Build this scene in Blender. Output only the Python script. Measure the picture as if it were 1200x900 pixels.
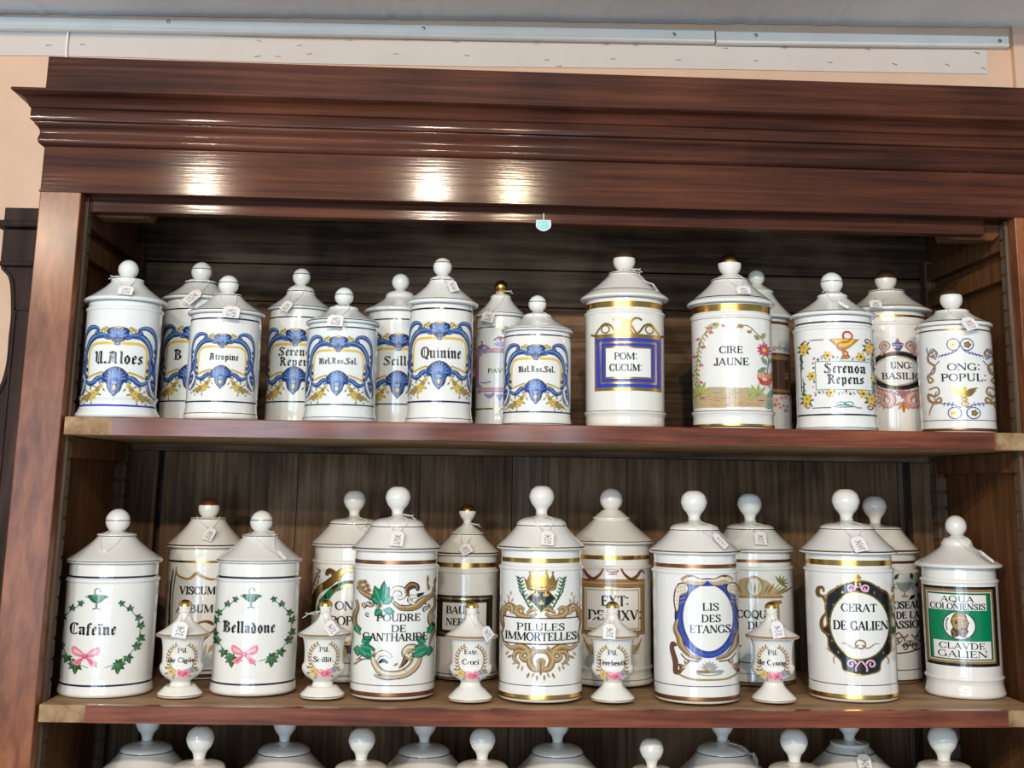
import bpy, bmesh, math, random
from mathutils import Vector, Matrix
from mathutils.geometry import tessellate_polygon
for o in list(bpy.data.objects): bpy.data.objects.remove(o, do_unlink=True)
random.seed(7)
COL = bpy.context.scene.collection
SC = bpy.context.scene
sin, cos, PI = math.sin, math.cos, math.pi

# ---------------------------------------------------------------- camera
FPX, PCX, PCY = 1454.243, 614.332, 269.799          # focal length and optical centre, pixels of the 1200x900 frame
FW = Vector((0.05213, 0.97777, 0.2031)).normalized()
RT = Vector((0.9984, -0.05545, 0.0107)); RT = (RT - FW*RT.dot(FW)).normalized()
UP = RT.cross(FW)
CAM = Vector((-0.06232, -1.55, 0.25483))
cd = bpy.data.cameras.new('camera'); cam = bpy.data.objects.new('camera', cd); COL.objects.link(cam)
cd.sensor_fit = 'HORIZONTAL'; cd.sensor_width = 36.0; cd.lens = FPX/1200*36.0
cd.shift_x = (600-PCX)/1200; cd.shift_y = (PCY-450)/1200
cd.clip_start = .02; cd.clip_end = 100
M = Matrix((RT, UP, -FW)).transposed().to_4x4(); M.translation = CAM; cam.matrix_world = M
SC.camera = cam

def ray(x, y): return FW + RT*((x-PCX)/FPX) - UP*((y-PCY)/FPX)
def at(x, y, Y):                                      # the point of the plane at depth Y seen at a pixel
    d = ray(x, y); return CAM + d*((Y-CAM.y)/d.y)
def mpp(P): return (P-CAM).dot(FW)/FPX                # metres per pixel at a point

# ---------------------------------------------------------------- world, lights, exposure
W = bpy.data.worlds.new('world'); SC.world = W; W.use_nodes = True
W.node_tree.nodes['Background'].inputs[0].default_value = (.64, .83, 1.0, 1)
W.node_tree.nodes['Background'].inputs[1].default_value = 0.31
SC.view_settings.view_transform = 'Standard'; SC.view_settings.look = 'None'
SC.view_settings.exposure = 0.26; SC.view_settings.gamma = 1.0; SC.view_settings.use_curve_mapping = False

def lamp_spot(name, loc, aim, power, color, radius=.03, ang=70):
    l = bpy.data.lights.new(name, 'SPOT'); l.energy = power; l.color = color; l.shadow_soft_size = radius
    l.spot_size = math.radians(ang); l.spot_blend = .6
    o = bpy.data.objects.new(name, l); COL.objects.link(o); o.location = loc
    o.rotation_euler = (Vector(aim)-Vector(loc)).to_track_quat('-Z', 'Y').to_euler(); return o
def lamp_area(name, loc, aim, power, color, sx, sy):
    l = bpy.data.lights.new(name, 'AREA'); l.shape = 'RECTANGLE'; l.size = sx; l.size_y = sy; l.energy = power; l.color = color
    o = bpy.data.objects.new(name, l); COL.objects.link(o); o.location = loc
    o.rotation_euler = (Vector(aim)-Vector(loc)).to_track_quat('-Z', 'Y').to_euler(); return o
WARM = (1.0, .84, .66)
# the shop's ceiling spots, three metres in front of the cabinet
lamp_spot('ceiling_spot', (-1.02, -3.0, 1.33), (0, 0, .2), 62, WARM, .035)
lamp_spot('ceiling_spot', (-.17, -3.0, 1.34), (0, 0, .2), 84, WARM, .035)
lamp_spot('ceiling_spot', (.14, -3.0, 1.34), (0, 0, .2), 62, (1., .80, .55), .035)
lamp_spot('ceiling_spot', (-1.58, -3.0, 1.14), (0, 0, .2), 70, WARM, .035)
# the glazed shop front behind the viewer: four narrow daylit panes
for wx in (-.55, -.30, .22, .46): lamp_area('window_light', (wx, -4.4, .25), (wx*.3, 0, .3), 5, (.66, .84, 1.0), .13, 1.5)
for wx in (-1.95, -1.1): lamp_area('window_light', (wx, -4.6, .1), (wx*.3, 0, .3), 26, (.62, .80, 1.0), .62, 1.5)

# ---------------------------------------------------------------- materials
MATS = {}
def pmat(name, col, rough=.5, metal=0, coat=0, spec=.5, var=0, vscale=40, bump=0):
    m = bpy.data.materials.new(name); m.use_nodes = True; nt = m.node_tree; b = nt.nodes['Principled BSDF']
    b.inputs['Base Color'].default_value = (*col, 1); b.inputs['Roughness'].default_value = rough
    b.inputs['Metallic'].default_value = metal; b.inputs['Coat Weight'].default_value = coat
    b.inputs['Coat Roughness'].default_value = .06; b.inputs['Specular IOR Level'].default_value = spec
    if var or bump:
        tc = nt.nodes.new('ShaderNodeTexCoord'); n = nt.nodes.new('ShaderNodeTexNoise'); n.inputs['Scale'].default_value = vscale
        n.inputs['Detail'].default_value = 4; nt.links.new(tc.outputs['Object'], n.inputs['Vector'])
        if var:
            r = nt.nodes.new('ShaderNodeValToRGB'); r.color_ramp.elements[0].position = .3; r.color_ramp.elements[1].position = .7
            r.color_ramp.elements[0].color = (*[c*(1-var) for c in col], 1); r.color_ramp.elements[1].color = (*[min(1, c*(1+var)) for c in col], 1)
            nt.links.new(n.outputs['Fac'], r.inputs['Fac']); nt.links.new(r.outputs['Color'], b.inputs['Base Color'])
        if bump:
            bp = nt.nodes.new('ShaderNodeBump'); bp.inputs['Strength'].default_value = bump; bp.inputs['Distance'].default_value = .002
            nt.links.new(n.outputs['Fac'], bp.inputs['Height']); nt.links.new(bp.outputs['Normal'], b.inputs['Normal'])
    MATS[name] = m; return m

def wood(name, dark, mid, light, grain=(3, 60, 60), rough=.3, coat=.0, bands=6, coatr=.1, bump=.05, blotch=.5, bscale=4, coatb=0):
    """wood with its grain along the axis that has the small scale in grain"""
    m = bpy.data.materials.new(name); m.use_nodes = True; nt = m.node_tree; N = nt.nodes; L = nt.links; b = N['Principled BSDF']
    tc = N.new('ShaderNodeTexCoord'); mp = N.new('ShaderNodeMapping'); mp.inputs['Scale'].default_value = grain
    L.new(tc.outputs['Object'], mp.inputs['Vector'])
    n1 = N.new('ShaderNodeTexNoise'); n1.inputs['Scale'].default_value = 1; n1.inputs['Detail'].default_value = 6; n1.inputs['Roughness'].default_value = .65; n1.inputs['Distortion'].default_value = .4
    L.new(mp.outputs['Vector'], n1.inputs['Vector'])
    n2 = N.new('ShaderNodeTexNoise'); n2.inputs['Scale'].default_value = bscale; n2.inputs['Detail'].default_value = 3; n2.inputs['Distortion'].default_value = .6
    L.new(tc.outputs['Object'], n2.inputs['Vector'])
    mx = N.new('ShaderNodeMath'); mx.operation = 'MULTIPLY_ADD'; mx.inputs[1].default_value = blotch
    sb = N.new('ShaderNodeMath'); sb.operation = 'SUBTRACT'; sb.inputs[1].default_value = .5
    L.new(n2.outputs['Fac'], sb.inputs[0]); L.new(sb.outputs[0], mx.inputs[0]); L.new(n1.outputs['Fac'], mx.inputs[2])
    r = N.new('ShaderNodeValToRGB'); e = r.color_ramp.elements
    e[0].position = .3; e[0].color = (*dark, 1); e[1].position = .72; e[1].color = (*light, 1)
    k = e.new(.5); k.color = (*mid, 1)
    L.new(mx.outputs[0], r.inputs['Fac']); L.new(r.outputs['Color'], b.inputs['Base Color'])
    b.inputs['Roughness'].default_value = rough; b.inputs['Coat Weight'].default_value = coat; b.inputs['Coat Roughness'].default_value = coatr
    b.inputs['Specular IOR Level'].default_value = .15
    bp = N.new('ShaderNodeBump'); bp.inputs['Strength'].default_value = bump; bp.inputs['Distance'].default_value = .002
    L.new(n1.outputs['Fac'], bp.inputs['Height']); L.new(bp.outputs['Normal'], b.inputs['Normal'])
    if coatb:                                         # fine polishing scratches along the grain draw highlights out across it
        cb = N.new('ShaderNodeBump'); cb.inputs['Strength'].default_value = coatb; cb.inputs['Distance'].default_value = .0012
        ms = N.new('ShaderNodeMapping'); ms.inputs['Scale'].default_value = [g*3.2 if g > 20 else g*3 for g in grain]; n3 = N.new('ShaderNodeTexNoise'); n3.inputs['Scale'].default_value = 1; n3.inputs['Detail'].default_value = 3
        L.new(tc.outputs['Object'], ms.inputs['Vector']); L.new(ms.outputs['Vector'], n3.inputs['Vector']); L.new(n3.outputs['Fac'], cb.inputs['Height']); L.new(cb.outputs['Normal'], b.inputs['Coat Normal'])
    MATS[name] = m; return m

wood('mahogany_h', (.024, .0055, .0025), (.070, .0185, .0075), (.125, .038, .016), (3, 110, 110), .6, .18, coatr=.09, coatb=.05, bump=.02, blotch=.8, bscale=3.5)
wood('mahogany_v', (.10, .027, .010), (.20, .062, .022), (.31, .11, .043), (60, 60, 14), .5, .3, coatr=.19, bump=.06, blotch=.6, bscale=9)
wood('mahogany_lip', (.07, .017, .008), (.15, .038, .017), (.25, .075, .032), (6, 110, 110), .5, .6, coatr=.10, bump=.03, blotch=.8, bscale=6)
wood('inner_wood', (.03, .014, .007), (.06, .028, .014), (.11, .052, .027), (30, 30, 3), .6, 0, bump=.2, blotch=.5)
wood('inner_side', (.065, .026, .010), (.13, .054, .021), (.20, .088, .036), (60, 60, 5), .55, 0, bump=.15, blotch=.5)
wood('back_h', (.045, .025, .013), (.125, .074, .042), (.25, .155, .09), (4, 60, 90), .65, 0, bump=.3, blotch=1.0, bscale=7)
wood('back_v', (.050, .027, .013), (.118, .067, .034), (.20, .124, .070), (110, 60, 5), .65, 0, bump=.3, blotch=.8, bscale=5)
wood('oak_strip', (.045, .027, .017), (.11, .072, .046), (.19, .135, .095), (220, 60, 5), .65, 0, bump=.4, blotch=.2)
wood('raw_wood', (.22, .12, .055), (.34, .20, .10), (.45, .29, .16), (6, 50, 50), .6, 0, bump=.2, blotch=.6, bscale=12)
wood('raw_end', (.16, .09, .04), (.30, .19, .10), (.42, .28, .16), (60, 30, 60), .7, 0, bump=.4, blotch=.6, bscale=30)
wood('dark_piece', (.018, .010, .009), (.035, .020, .017), (.06, .038, .032), (40, 40, 5), .62, 0, bump=.05)
MATS['dark_piece'].node_tree.nodes['Principled BSDF'].inputs['Specular IOR Level'].default_value = .12

pmat('porcelain', (.80, .79, .75), .16, coat=.6, var=.015, vscale=25)
pmat('porcelain_cream', (.79, .77, .71), .18, coat=.6, var=.02, vscale=25)
pmat('porcelain_cool', (.76, .79, .77), .16, coat=.6, var=.02, vscale=25)
pmat('gold', (.72, .43, .11), .24, metal=1, var=.12, vscale=60)
pmat('copper_gold', (.34, .15, .065), .3, metal=.85)
pmat('dark_gold', (.17, .10, .05), .32, metal=.75)  # dark gold of some painted bands; upper-shelf knob caps have shade put into it
P = dict(ink=(.008, .008, .011), navy=(.012, .014, .05), blue=(.03, .085, .31), sky=(.14, .27, .56), royal=(.02, .04, .42), yellow=(.72, .47, .05),
         olive=(.22, .20, .04), ochre=(.36, .22, .06), bronze=(.30, .17, .055), brown=(.075, .032, .016), green=(.03, .20, .09), dgreen=(.02, .09, .03),
         emerald=(.0, .21, .085), mint=(.10, .36, .30), pink=(.80, .22, .30), rose=(.55, .05, .14), blush=(.80, .50, .50), red=(.50, .035, .02), teal=(.06, .28, .25),
         mauve=(.36, .13, .22), violet=(.30, .30, .60), grey=(.32, .32, .29), lgrey=(.55, .55, .50), orange=(.62, .20, .04), lime=(.42, .46, .14), salmon=(.66, .34, .24),
         cream=(.72, .68, .58), aqua=(.30, .55, .50), plum=(.75, .42, .55), tan=(.50, .36, .20))
for k, v in P.items(): pmat(k, v, .22, coat=.5)
pmat('paper', (.78, .74, .72), .75)
pmat('string', (.75, .72, .68), .8)
pmat('pale_blue_paper', (.30, .68, .74), .6, var=.15, vscale=300)
pmat('pen_ink', (.10, .09, .10), .6)
pmat('wall_paint', (.66, .45, .32), .8, var=.05, vscale=14, bump=.15)
pmat('strip_paper', (.60, .55, .52), .85, var=.03, vscale=8, bump=.2)
pmat('ceiling_paint', (.80, .83, .85), .6, var=.10, vscale=5, bump=.35)
pmat('white_plastic', (.80, .80, .76), .35, var=.04, vscale=20)
pmat('dark_gap', (.02, .018, .016), .9)
pmat('steel', (.35, .35, .36), .35, metal=1)
pmat('floor_tile', (.62, .63, .64), .4)

# ---------------------------------------------------------------- mesh collector
class MB:
    def __init__(s): s.v = []; s.f = []; s.fm = []; s.n = []; s.mats = []; s.smooth = []
    def mi(s, m):
        if m not in s.mats: s.mats.append(m)
        return s.mats.index(m)
    def face(s, pts, m, nrm=None, smooth=False):
        i = len(s.v); s.v += [tuple(p) for p in pts]; s.n += ([tuple(n) for n in nrm] if nrm else [None]*len(pts))
        s.f.append(tuple(range(i, i+len(pts)))); s.fm.append(s.mi(m)); s.smooth.append(smooth)
    def grid(s, rows, m, nrows=None, closed=False, smooth=True):
        i0 = len(s.v); w = len(rows[0])
        for k, r in enumerate(rows):
            s.v += [tuple(p) for p in r]; s.n += ([tuple(n) for n in nrows[k]] if nrows else [None]*w)
        for k in range(len(rows)-1):
            for j in range(w if closed else w-1):
                a = i0+k*w+j; b = i0+k*w+(j+1) % w
                s.f.append((a, b, b+w, a+w)); s.fm.append(s.mi(m)); s.smooth.append(smooth)
    def box(s, x0, x1, y0, y1, z0, z1, m, bev=0):
        if bev:
            b = bev; bm = bmesh.new(); bmesh.ops.create_cube(bm, size=1)
            for v in bm.verts: v.co = Vector(((x0+x1)/2+v.co.x*(x1-x0), (y0+y1)/2+v.co.y*(y1-y0), (z0+z1)/2+v.co.z*(z1-z0)))
            bmesh.ops.bevel(bm, geom=bm.edges[:], offset=b, segments=2, affect='EDGES', profile=.5)
            for f in bm.faces: s.face([v.co for v in f.verts], m)
            bm.free(); return
        p = [(x, y, z) for z in (z0, z1) for y in (y0, y1) for x in (x0, x1)]
        for q in ((0, 2, 3, 1), (4, 5, 7, 6), (0, 1, 5, 4), (2, 6, 7, 3), (0, 4, 6, 2), (1, 3, 7, 5)): s.face([p[i] for i in q], m)
    def prism(s, poly, axis, a0, a1, m, smooth=False):
        """poly of 2-D points extruded along axis 'x','y' or 'z'"""
        def P3(p, a): return {'x': (a, p[0], p[1]), 'y': (p[0], a, p[1]), 'z': (p[0], p[1], a)}[axis]
        n = len(poly)
        for k in range(n): s.face([P3(poly[k], a0), P3(poly[(k+1) % n], a0), P3(poly[(k+1) % n], a1), P3(poly[k], a1)], m)
        tri = tessellate_polygon([[Vector((p[0], p[1], 0)) for p in poly]])
        for t in tri:
            s.face([P3(poly[i], a0) for i in t], m); s.face([P3(poly[i], a1) for i in t[::-1]], m)
    def tube(s, pts, r, m, seg=6, cyc=False):
        pts = [Vector(p) for p in pts]; rows = []; nr = []; prev = None
        for i, p in enumerate(pts):
            t = (pts[min(i+1, len(pts)-1)]-pts[max(i-1, 0)]).normalized()
            u = (prev - t*prev.dot(t)) if prev is not None else t.orthogonal()
            u.normalize(); prev = u; w = t.cross(u)
            d = [u*cos(2*PI*k/seg)+w*sin(2*PI*k/seg) for k in range(seg)]
            rr = r[i] if isinstance(r, (list, tuple)) else r
            rows.append([p+q*rr for q in d]); nr.append(d)
        s.grid(rows, m, nr, closed=True)
        s.face(rows[0][::-1], m); s.face(rows[-1], m)
    def lathe(s, prof, m, seg=72, c=(0, 0, 0)):
        """prof: list of (r,z) or (r,z,mat); smooth normals"""
        n = len(prof); T = []
        for i in range(n):
            a = prof[max(i-1, 0)]; b = prof[min(i+1, n-1)]; dr, dz = b[0]-a[0], b[1]-a[1]; l = math.hypot(dr, dz) or 1
            T.append((dz/l, -dr/l))
        for i in range(n-1):
            mm = prof[i][2] if len(prof[i]) > 2 else m
            rows = []; nr = []
            for k in (i, i+1):
                r, z = prof[k][0], prof[k][1]
                rows.append([(c[0]+r*sin(a), c[1]-r*cos(a), c[2]+z) for a in (2*PI*j/seg for j in range(seg))])
                nr.append([(T[k][0]*sin(a), -T[k][0]*cos(a), T[k][1]) for a in (2*PI*j/seg for j in range(seg))])
            s.grid(rows, mm, nr, closed=True)
    def build(s, name, parent=None, loc=None):
        me = bpy.data.meshes.new(name); me.from_pydata(s.v, [], s.f)
        for m in s.mats: me.materials.append(MATS[m])
        me.polygons.foreach_set('material_index', s.fm); me.polygons.foreach_set('use_smooth', s.smooth)
        me.validate(); me.update()
        if any(n is not None for n in s.n) and len(me.vertices) == len(s.n):
            vn = [n if n is not None else (0, 0, 0) for n in s.n]
            # vertices without a given normal keep (0,0,0), which Blender reads as "automatic"
            try: me.normals_split_custom_set_from_vertices(vn)
            except Exception: pass
        o = bpy.data.objects.new(name, me); COL.objects.link(o)
        if parent: o.parent = parent
        if loc: o.location = loc
        return o

def empty(name, loc, label, cat, group=None):
    o = bpy.data.objects.new(name, None); o.empty_display_size = .02; COL.objects.link(o); o.location = loc
    o['label'] = label; o['category'] = cat
    if group: o['group'] = group
    return o
def crom(pts, n=6, closed=False):
    """Catmull-Rom through points of any dimension"""
    k = len(pts)
    if k < 3: return [tuple(p) for p in pts]
    out = []; rng = range(k if closed else k-1)
    for i in rng:
        if closed: p0, p1, p2, p3 = pts[i-1], pts[i], pts[(i+1) % k], pts[(i+2) % k]
        else: p0, p1, p2, p3 = pts[max(i-1, 0)], pts[i], pts[i+1], pts[min(i+2, k-1)]
        for j in range(n):
            t = j/n
            out.append(tuple(.5*((2*b)+(-a+c)*t+(2*a-5*b+4*c-d)*t*t+(-a+3*b-3*c+d)*t**3) for a, b, c, d in zip(p0, p1, p2, p3)))
    if not closed: out.append(tuple(pts[-1]))
    return out

# ---------------------------------------------------------------- the room
def struct(o): o['kind'] = 'structure'; return o
WALLY = .40; CEIL = 1.03
b = MB(); b.box(-3.2, .864, WALLY, WALLY+.12, -1.45, CEIL+.02, 'wall_paint'); struct(b.build('wall_back'))
b = MB(); b.box(.864, 3.2, WALLY-.012, WALLY+.12, -1.45, CEIL+.02, 'wall_paint'); struct(b.build('wall_right'))   # the wall's slightly proud right section
def cz(x): return .0+at(0, 17.5, WALLY).z+(at(1150, 33.5, WALLY).z-at(0, 17.5, WALLY).z)*(x-at(0, 17.5, WALLY).x)/(at(1150, 33.5, WALLY).x-at(0, 17.5, WALLY).x)
b = MB(); rnd = random.Random(5); N_ = 220           # old plaster: its edge along the wall is slightly ragged
rows = [[], [], [], []]
for i in range(N_+1):
    x = -1.3+i*2.6/N_; d = .0016*rnd.random()+(.0018*rnd.random() if rnd.random() < .25 else 0)
    rows[0].append((x, .06, cz(x)+.9)); rows[1].append((x, .06, cz(x)+.001)); rows[2].append((x, WALLY-.005, cz(x)-.0008+d)); rows[3].append((x, WALLY-.004, cz(x)+.008))
b.grid(rows, 'ceiling_paint', smooth=False)
for s_ in (-1, 1): x0, x1 = sorted((s_*1.3, s_*3.2)); b.box(x0, x1, .06, WALLY, cz(s_*1.3), 1.9, 'ceiling_paint')
b.box(-3.2, 3.2, -5, .06, 1.9, 1.98, 'ceiling_paint')
struct(b.build('ceiling'))
b = MB(); b.box(-3.2, 3.2, -5, .9, -1.5, -1.45, 'floor_tile'); struct(b.build('floor'))

# cable trunking in two lengths, screwed under the ceiling
def zline(x, y0, y1, X0=0., X1=1200., ya=None, yb=None): pass
def trunk(xa, ya0, ya1, xb, yb0, yb1, label, screws):
    A0, A1, B0, B1 = at(xa, ya0, WALLY-.012), at(xa, ya1, WALLY-.012), at(xb, yb0, WALLY-.012), at(xb, yb1, WALLY-.012)
    r = empty('cable_trunking', ((A1.x+B1.x)/2, WALLY, (A1.z+B1.z)/2), label, 'trunking', 'white cable trunking under the ceiling')
    m = MB(); L = r.location
    sec = []
    for q0, q1 in ((A0, A1), (B0, B1)):
        h = q0.z-q1.z; X = q0.x
        sec.append([(X, WALLY-.001, q0.z), (X, WALLY-.010, q0.z), (X, WALLY-.014, q0.z-.003), (X, WALLY-.014, q1.z+h*.30), (X, WALLY-.0125, q1.z+h*.26), (X, WALLY-.016, q1.z+h*.22), (X, WALLY-.016, q1.z+.002), (X, WALLY-.013, q1.z), (X, WALLY-.001, q1.z)])
    for k in range(len(sec[0])-1): m.face([Vector(p)-L for p in (sec[0][k], sec[1][k], sec[1][k+1], sec[0][k+1])], 'white_plastic')
    for sct in sec: m.face([Vector(p)-L for p in sct], 'white_plastic')
    m.build('channel', r)
    for sx, sy in screws:
        p = at(sx, sy, WALLY-.0155)-L; s = MB(); s.lathe([(0, 0), (.0028, 0), (.0034, -.0012), (.0034, -.003)], 'steel', 12)
        o = s.build('screw', r, p); o.rotation_euler = (PI/2, 0, 0)
trunk(-30, 18, 34, 837, 34.5, 50.5, 'long white plastic cable trunking under the grey ceiling, left length', [(197, 25), (496, 33), (790, 40)])
trunk(839, 35.5, 51.5, 1181, 41.5, 55, 'short white plastic cable trunking under the grey ceiling at the right end', [(886, 41), (1172, 47.5)])

# stapled paper strips
def strip(pts_top, pts_bot, label, staples):
    A = [at(x, y, WALLY-.002) for x, y in pts_top]; B = [at(x, y, WALLY-.002) for x, y in pts_bot]
    c = (A[0]+B[-1])/2; c.y = WALLY
    r = empty('paper_strip', c, label, 'paper strip', 'paper strips stapled along the wall')
    m = MB()
    f0 = [[p-c, q-c] for p, q in zip(A, B)]; f1 = [[p-c+Vector((0, .0015, 0)), q-c+Vector((0, .0015, 0))] for p, q in zip(A, B)]
    m.grid(f0, 'strip_paper', smooth=False); m.grid([k[::-1] for k in f1], 'strip_paper', smooth=False)
    for i in range(len(A)-1):
        m.face([f0[i][0], f0[i+1][0], f1[i+1][0], f1[i][0]], 'strip_paper'); m.face([f0[i][1], f0[i+1][1], f1[i+1][1], f1[i][1]], 'strip_paper')
    for i in (0, -1): m.face([f0[i][0], f0[i][1], f1[i][1], f1[i][0]], 'strip_paper')
    m.build('paper_band', r)
    for x, y, t in staples:
        p = at(x, y, WALLY-.0025)-c; s = MB(); d = Vector((cos(t), 0, sin(t)))*.0042
        s.tube([p-d+Vector((0, .001, 0)), p-d-Vector((0, .0008, 0)), p+d-Vector((0, .0008, 0)), p+d+Vector((0, .001, 0))], .0005, 'steel', 5); s.build('staple', r)
strip([(-20, 37), (60, 36), (140, 37), (250, 42), (345, 46)], [(-20, 65), (40, 65), (62, 62.5), (85, 65), (150, 67), (250, 71), (345, 74)][0:2]+[(150, 67), (250, 71), (345, 74)],
      'left strip of white paper stapled to the peach wall above the cabinet', [(36, 37.5, .05), (57, 53, .1), (97, 52, 0), (110, 38, -.2), (304, 48, -.3), (302, 66, .15), (326, 66, .1)])
strip([(345, 46), (560, 49), (840, 54), (1000, 57.5), (1157, 58.5)], [(345, 74), (560, 78), (840, 81), (1000, 84), (1157, 86.5)],
      'long right strip of white paper stapled to the peach wall above the cabinet',
      [(343+8, 53, .2), (363, 63, .2), (410, 47, 0), (464, 63, 0), (476, 47.5, 0), (547, 65, 0), (535, 49, -.1), (628, 51, 0), (640, 70, 0), (655, 77.5, 0), (710, 52, 0), (718, 69, 0), (745, 53, 0), (795, 70, 0), (850, 56.5, -.1), (885, 71, -.1), (919, 56, 0), (972, 73, -.2), (1017, 58, -.3), (1048, 75, -.3), (1110, 76, -.4), (1145, 62, -.2), (1152, 80, -.4)])
# white cable dropping behind the cabinet
pts = [at(x, y, WALLY-.006) for x, y in ((80, 27), (79.8, 36), (78.6, 48), (77.6, 60), (77.8, 80), (78, 110))]
o = MB(); o.tube(crom([tuple(p-pts[-1]) for p in pts], 5), .0021, 'white_plastic', 8); o = o.build('white_cable', None, pts[-1])
o['label'] = 'thin white cable dropping from the trunking behind the cabinet'; o['category'] = 'cable'

# ---------------------------------------------------------------- dark carved furniture at the left
Yd = .12
r = empty('carved_pilaster', at(20, 400, Yd)*1.0, 'dark wooden piece with curved carved bracket just left of the mahogany cabinet', 'furniture')
r.location.z = -1.45; L = r.location.copy()
def q(x, y): p = at(x, y, Yd)-L; return (p.x, p.z)
XR = at(40, 330, Yd).x-L.x + .0; XR = -.602-L.x
zb = 0
def blk(name, x0, y0, y1, dy, bev=.001):
    m = MB(); a = q(x0, y0); b_ = q(x0, y1); m.box(a[0], XR, -dy, .10, b_[1], a[1], 'dark_piece', bev); return m.build(name, r)
blk('cap_block', 6, 243, 260, .0); blk('moulding', -3, 259, 267, .012, .003); blk('neck_block', 4, 268, 309, .0); blk('moulding', 0, 307, 312, .008, .002)
m = MB(); out = crom([q(1, 312), q(2, 316), q(9, 324), q(12, 338), q(12.5, 370), q(10, 395), q(8, 420), q(4, 440), q(-2, 455), q(-12, 470), q(-22, 490)], 5)
poly = out + [(q(-22, 490)[0], 0), (XR, 0), (XR, q(1, 312)[1])]
m.prism(poly, 'y', 0, .08, 'dark_piece'); m.build('bracket_body', r)
m = MB()
ins = [(p[0]+.006, p[1]) for p in out]
m.tube([(p[0]+.004, -.001, p[1]) for p in out[2:]], .0025, 'dark_piece', 8); m.build('edge_bead', r)
m = MB(); a = q(17, 361); m.box(a[0], a[0]+.003, -.003, .002, 0, a[1], 'dark_piece'); m.box(a[0], XR, -.003, .002, a[1]-.003, a[1], 'dark_piece'); m.build('panel_bead', r)

# ---------------------------------------------------------------- the cabinet
ZB = -1.45; XL, XLO, XRI, XRO = -.547, -.598, .655, .708; D = .341; TOPZ = .612; S1, S2, S3 = .3316, 0.0, -.335; TILT = .0039
cab = empty('display_cabinet', (0, 0, ZB), 'tall open mahogany display cabinet holding the rows of white pharmacy jars', 'cabinet')
cab.rotation_euler.y = TILT
cab.location.x = ZB*TILT*-0.0
def zz(z): return z-ZB
class CB(MB):
    def box(s, x0, x1, y0, y1, z0, z1, m, bev=0): MB.box(s, x0, x1, y0, y1, zz(z0), zz(z1), m, bev)
def part(name, fn, parent=cab):
    m = CB(); fn(m); return m.build(name, parent)
part('stile', lambda m: m.box(XLO, XL, 0, .022, ZB, TOPZ, 'mahogany_v', .0012))
part('stile', lambda m: m.box(XRI, XRO, 0, .022, ZB, TOPZ, 'mahogany_v', .0012))
part('side_panel', lambda m: m.box(XLO+.002, XL-.012, .022, D+.02, ZB, .66, 'inner_side'))
part('side_panel', lambda m: m.box(XRI+.012, XRO-.002, .022, D+.02, ZB, .66, 'inner_side'))
def backtop(m):                                       # horizontal boards behind the top bay
    zs = [.66, .585, .527, .30]
    for k in range(3):
        m.box(XL-.012, XRI+.012, D+(.003 if k == 1 else 0), D+.02, zs[k+1]+.0012, zs[k]-.0012, 'back_h')
    m.box(XL-.012, XRI+.012, D+.016, D+.022, .30, .66, 'dark_gap')
part('back_board', backtop)
def backlow(m):
    xs = [-.497, -.30, -.12, .018, .072, .19, .33, .46, .604]
    for k in range(len(xs)-1):
        mt = 'oak_strip' if k == 3 else 'back_v'
        m.box(xs[k]+(.0005), xs[k+1]-.0005, D-(.004 if k == 3 else 0), D+.02, -.40, .30, mt)
    m.box(XL-.012, XRI+.012, D+.014, D+.024, ZB, .30, 'dark_gap')
part('back_board', backlow)
part('back_rail', lambda m: m.box(XL-.01, -.504, D-.008, D+.016, ZB, .30, 'back_v'))
part('back_rail', lambda m: m.box(.622, XRI+.012, D-.008, D+.016, ZB, .30, 'back_v'))
part('back_rail', lambda m: m.box(.604, .611, D-.004, D+.016, ZB, .30, 'oak_strip'))
def rack(x0, x1, y0, y1):
    def f(m):
        z = -.40
        while z < .60:
            h = .0235
            m.prism([(y0 if y0 < .1 else y1, zz(z)), (y1 if y0 < .1 else y0, zz(z+.002)), (y1 if y0 < .1 else y0, zz(z+h-.003)), (y0 if y0 < .1 else y1, zz(z+h))][::1], 'x', x0, x1, 'oak_strip')
            z += h
        m.box(x0+.001, x1-.001, y0+.003, y1-.004, -.40, .60, 'inner_side')
    return f
for a in ((XL-.012, XL+.0035, .024, .042), (XRI-.0035, XRI+.012, .024, .042), (XL-.012, XL+.003, D-.032, D-.009), (XRI-.003, XRI+.012, D-.032, D-.009)):
    part('rack_strip', rack(*a))
def batten(z0, z1, left, y0=.045, y1=D-.034, m_='inner_side', dz=0):
    x0, x1 = (XL-.012, XL+.002) if left else (XRI-.002, XRI+.012)
    def f(m):
        m.prism([(y0, zz(z0)), (y1, zz(z0)), (y1, zz(z1)), (y0, zz(z1))], 'x', x0, x1, m_)
    return part('shelf_batten', f)
for left in (True, False):
    batten(S1-.048, S1-.0225, left); batten(S2-.046, S2-.021, left); batten(S3-.046, S3-.021, left)
    batten(.575, .600, left); batten(.535, .560, left)
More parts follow.
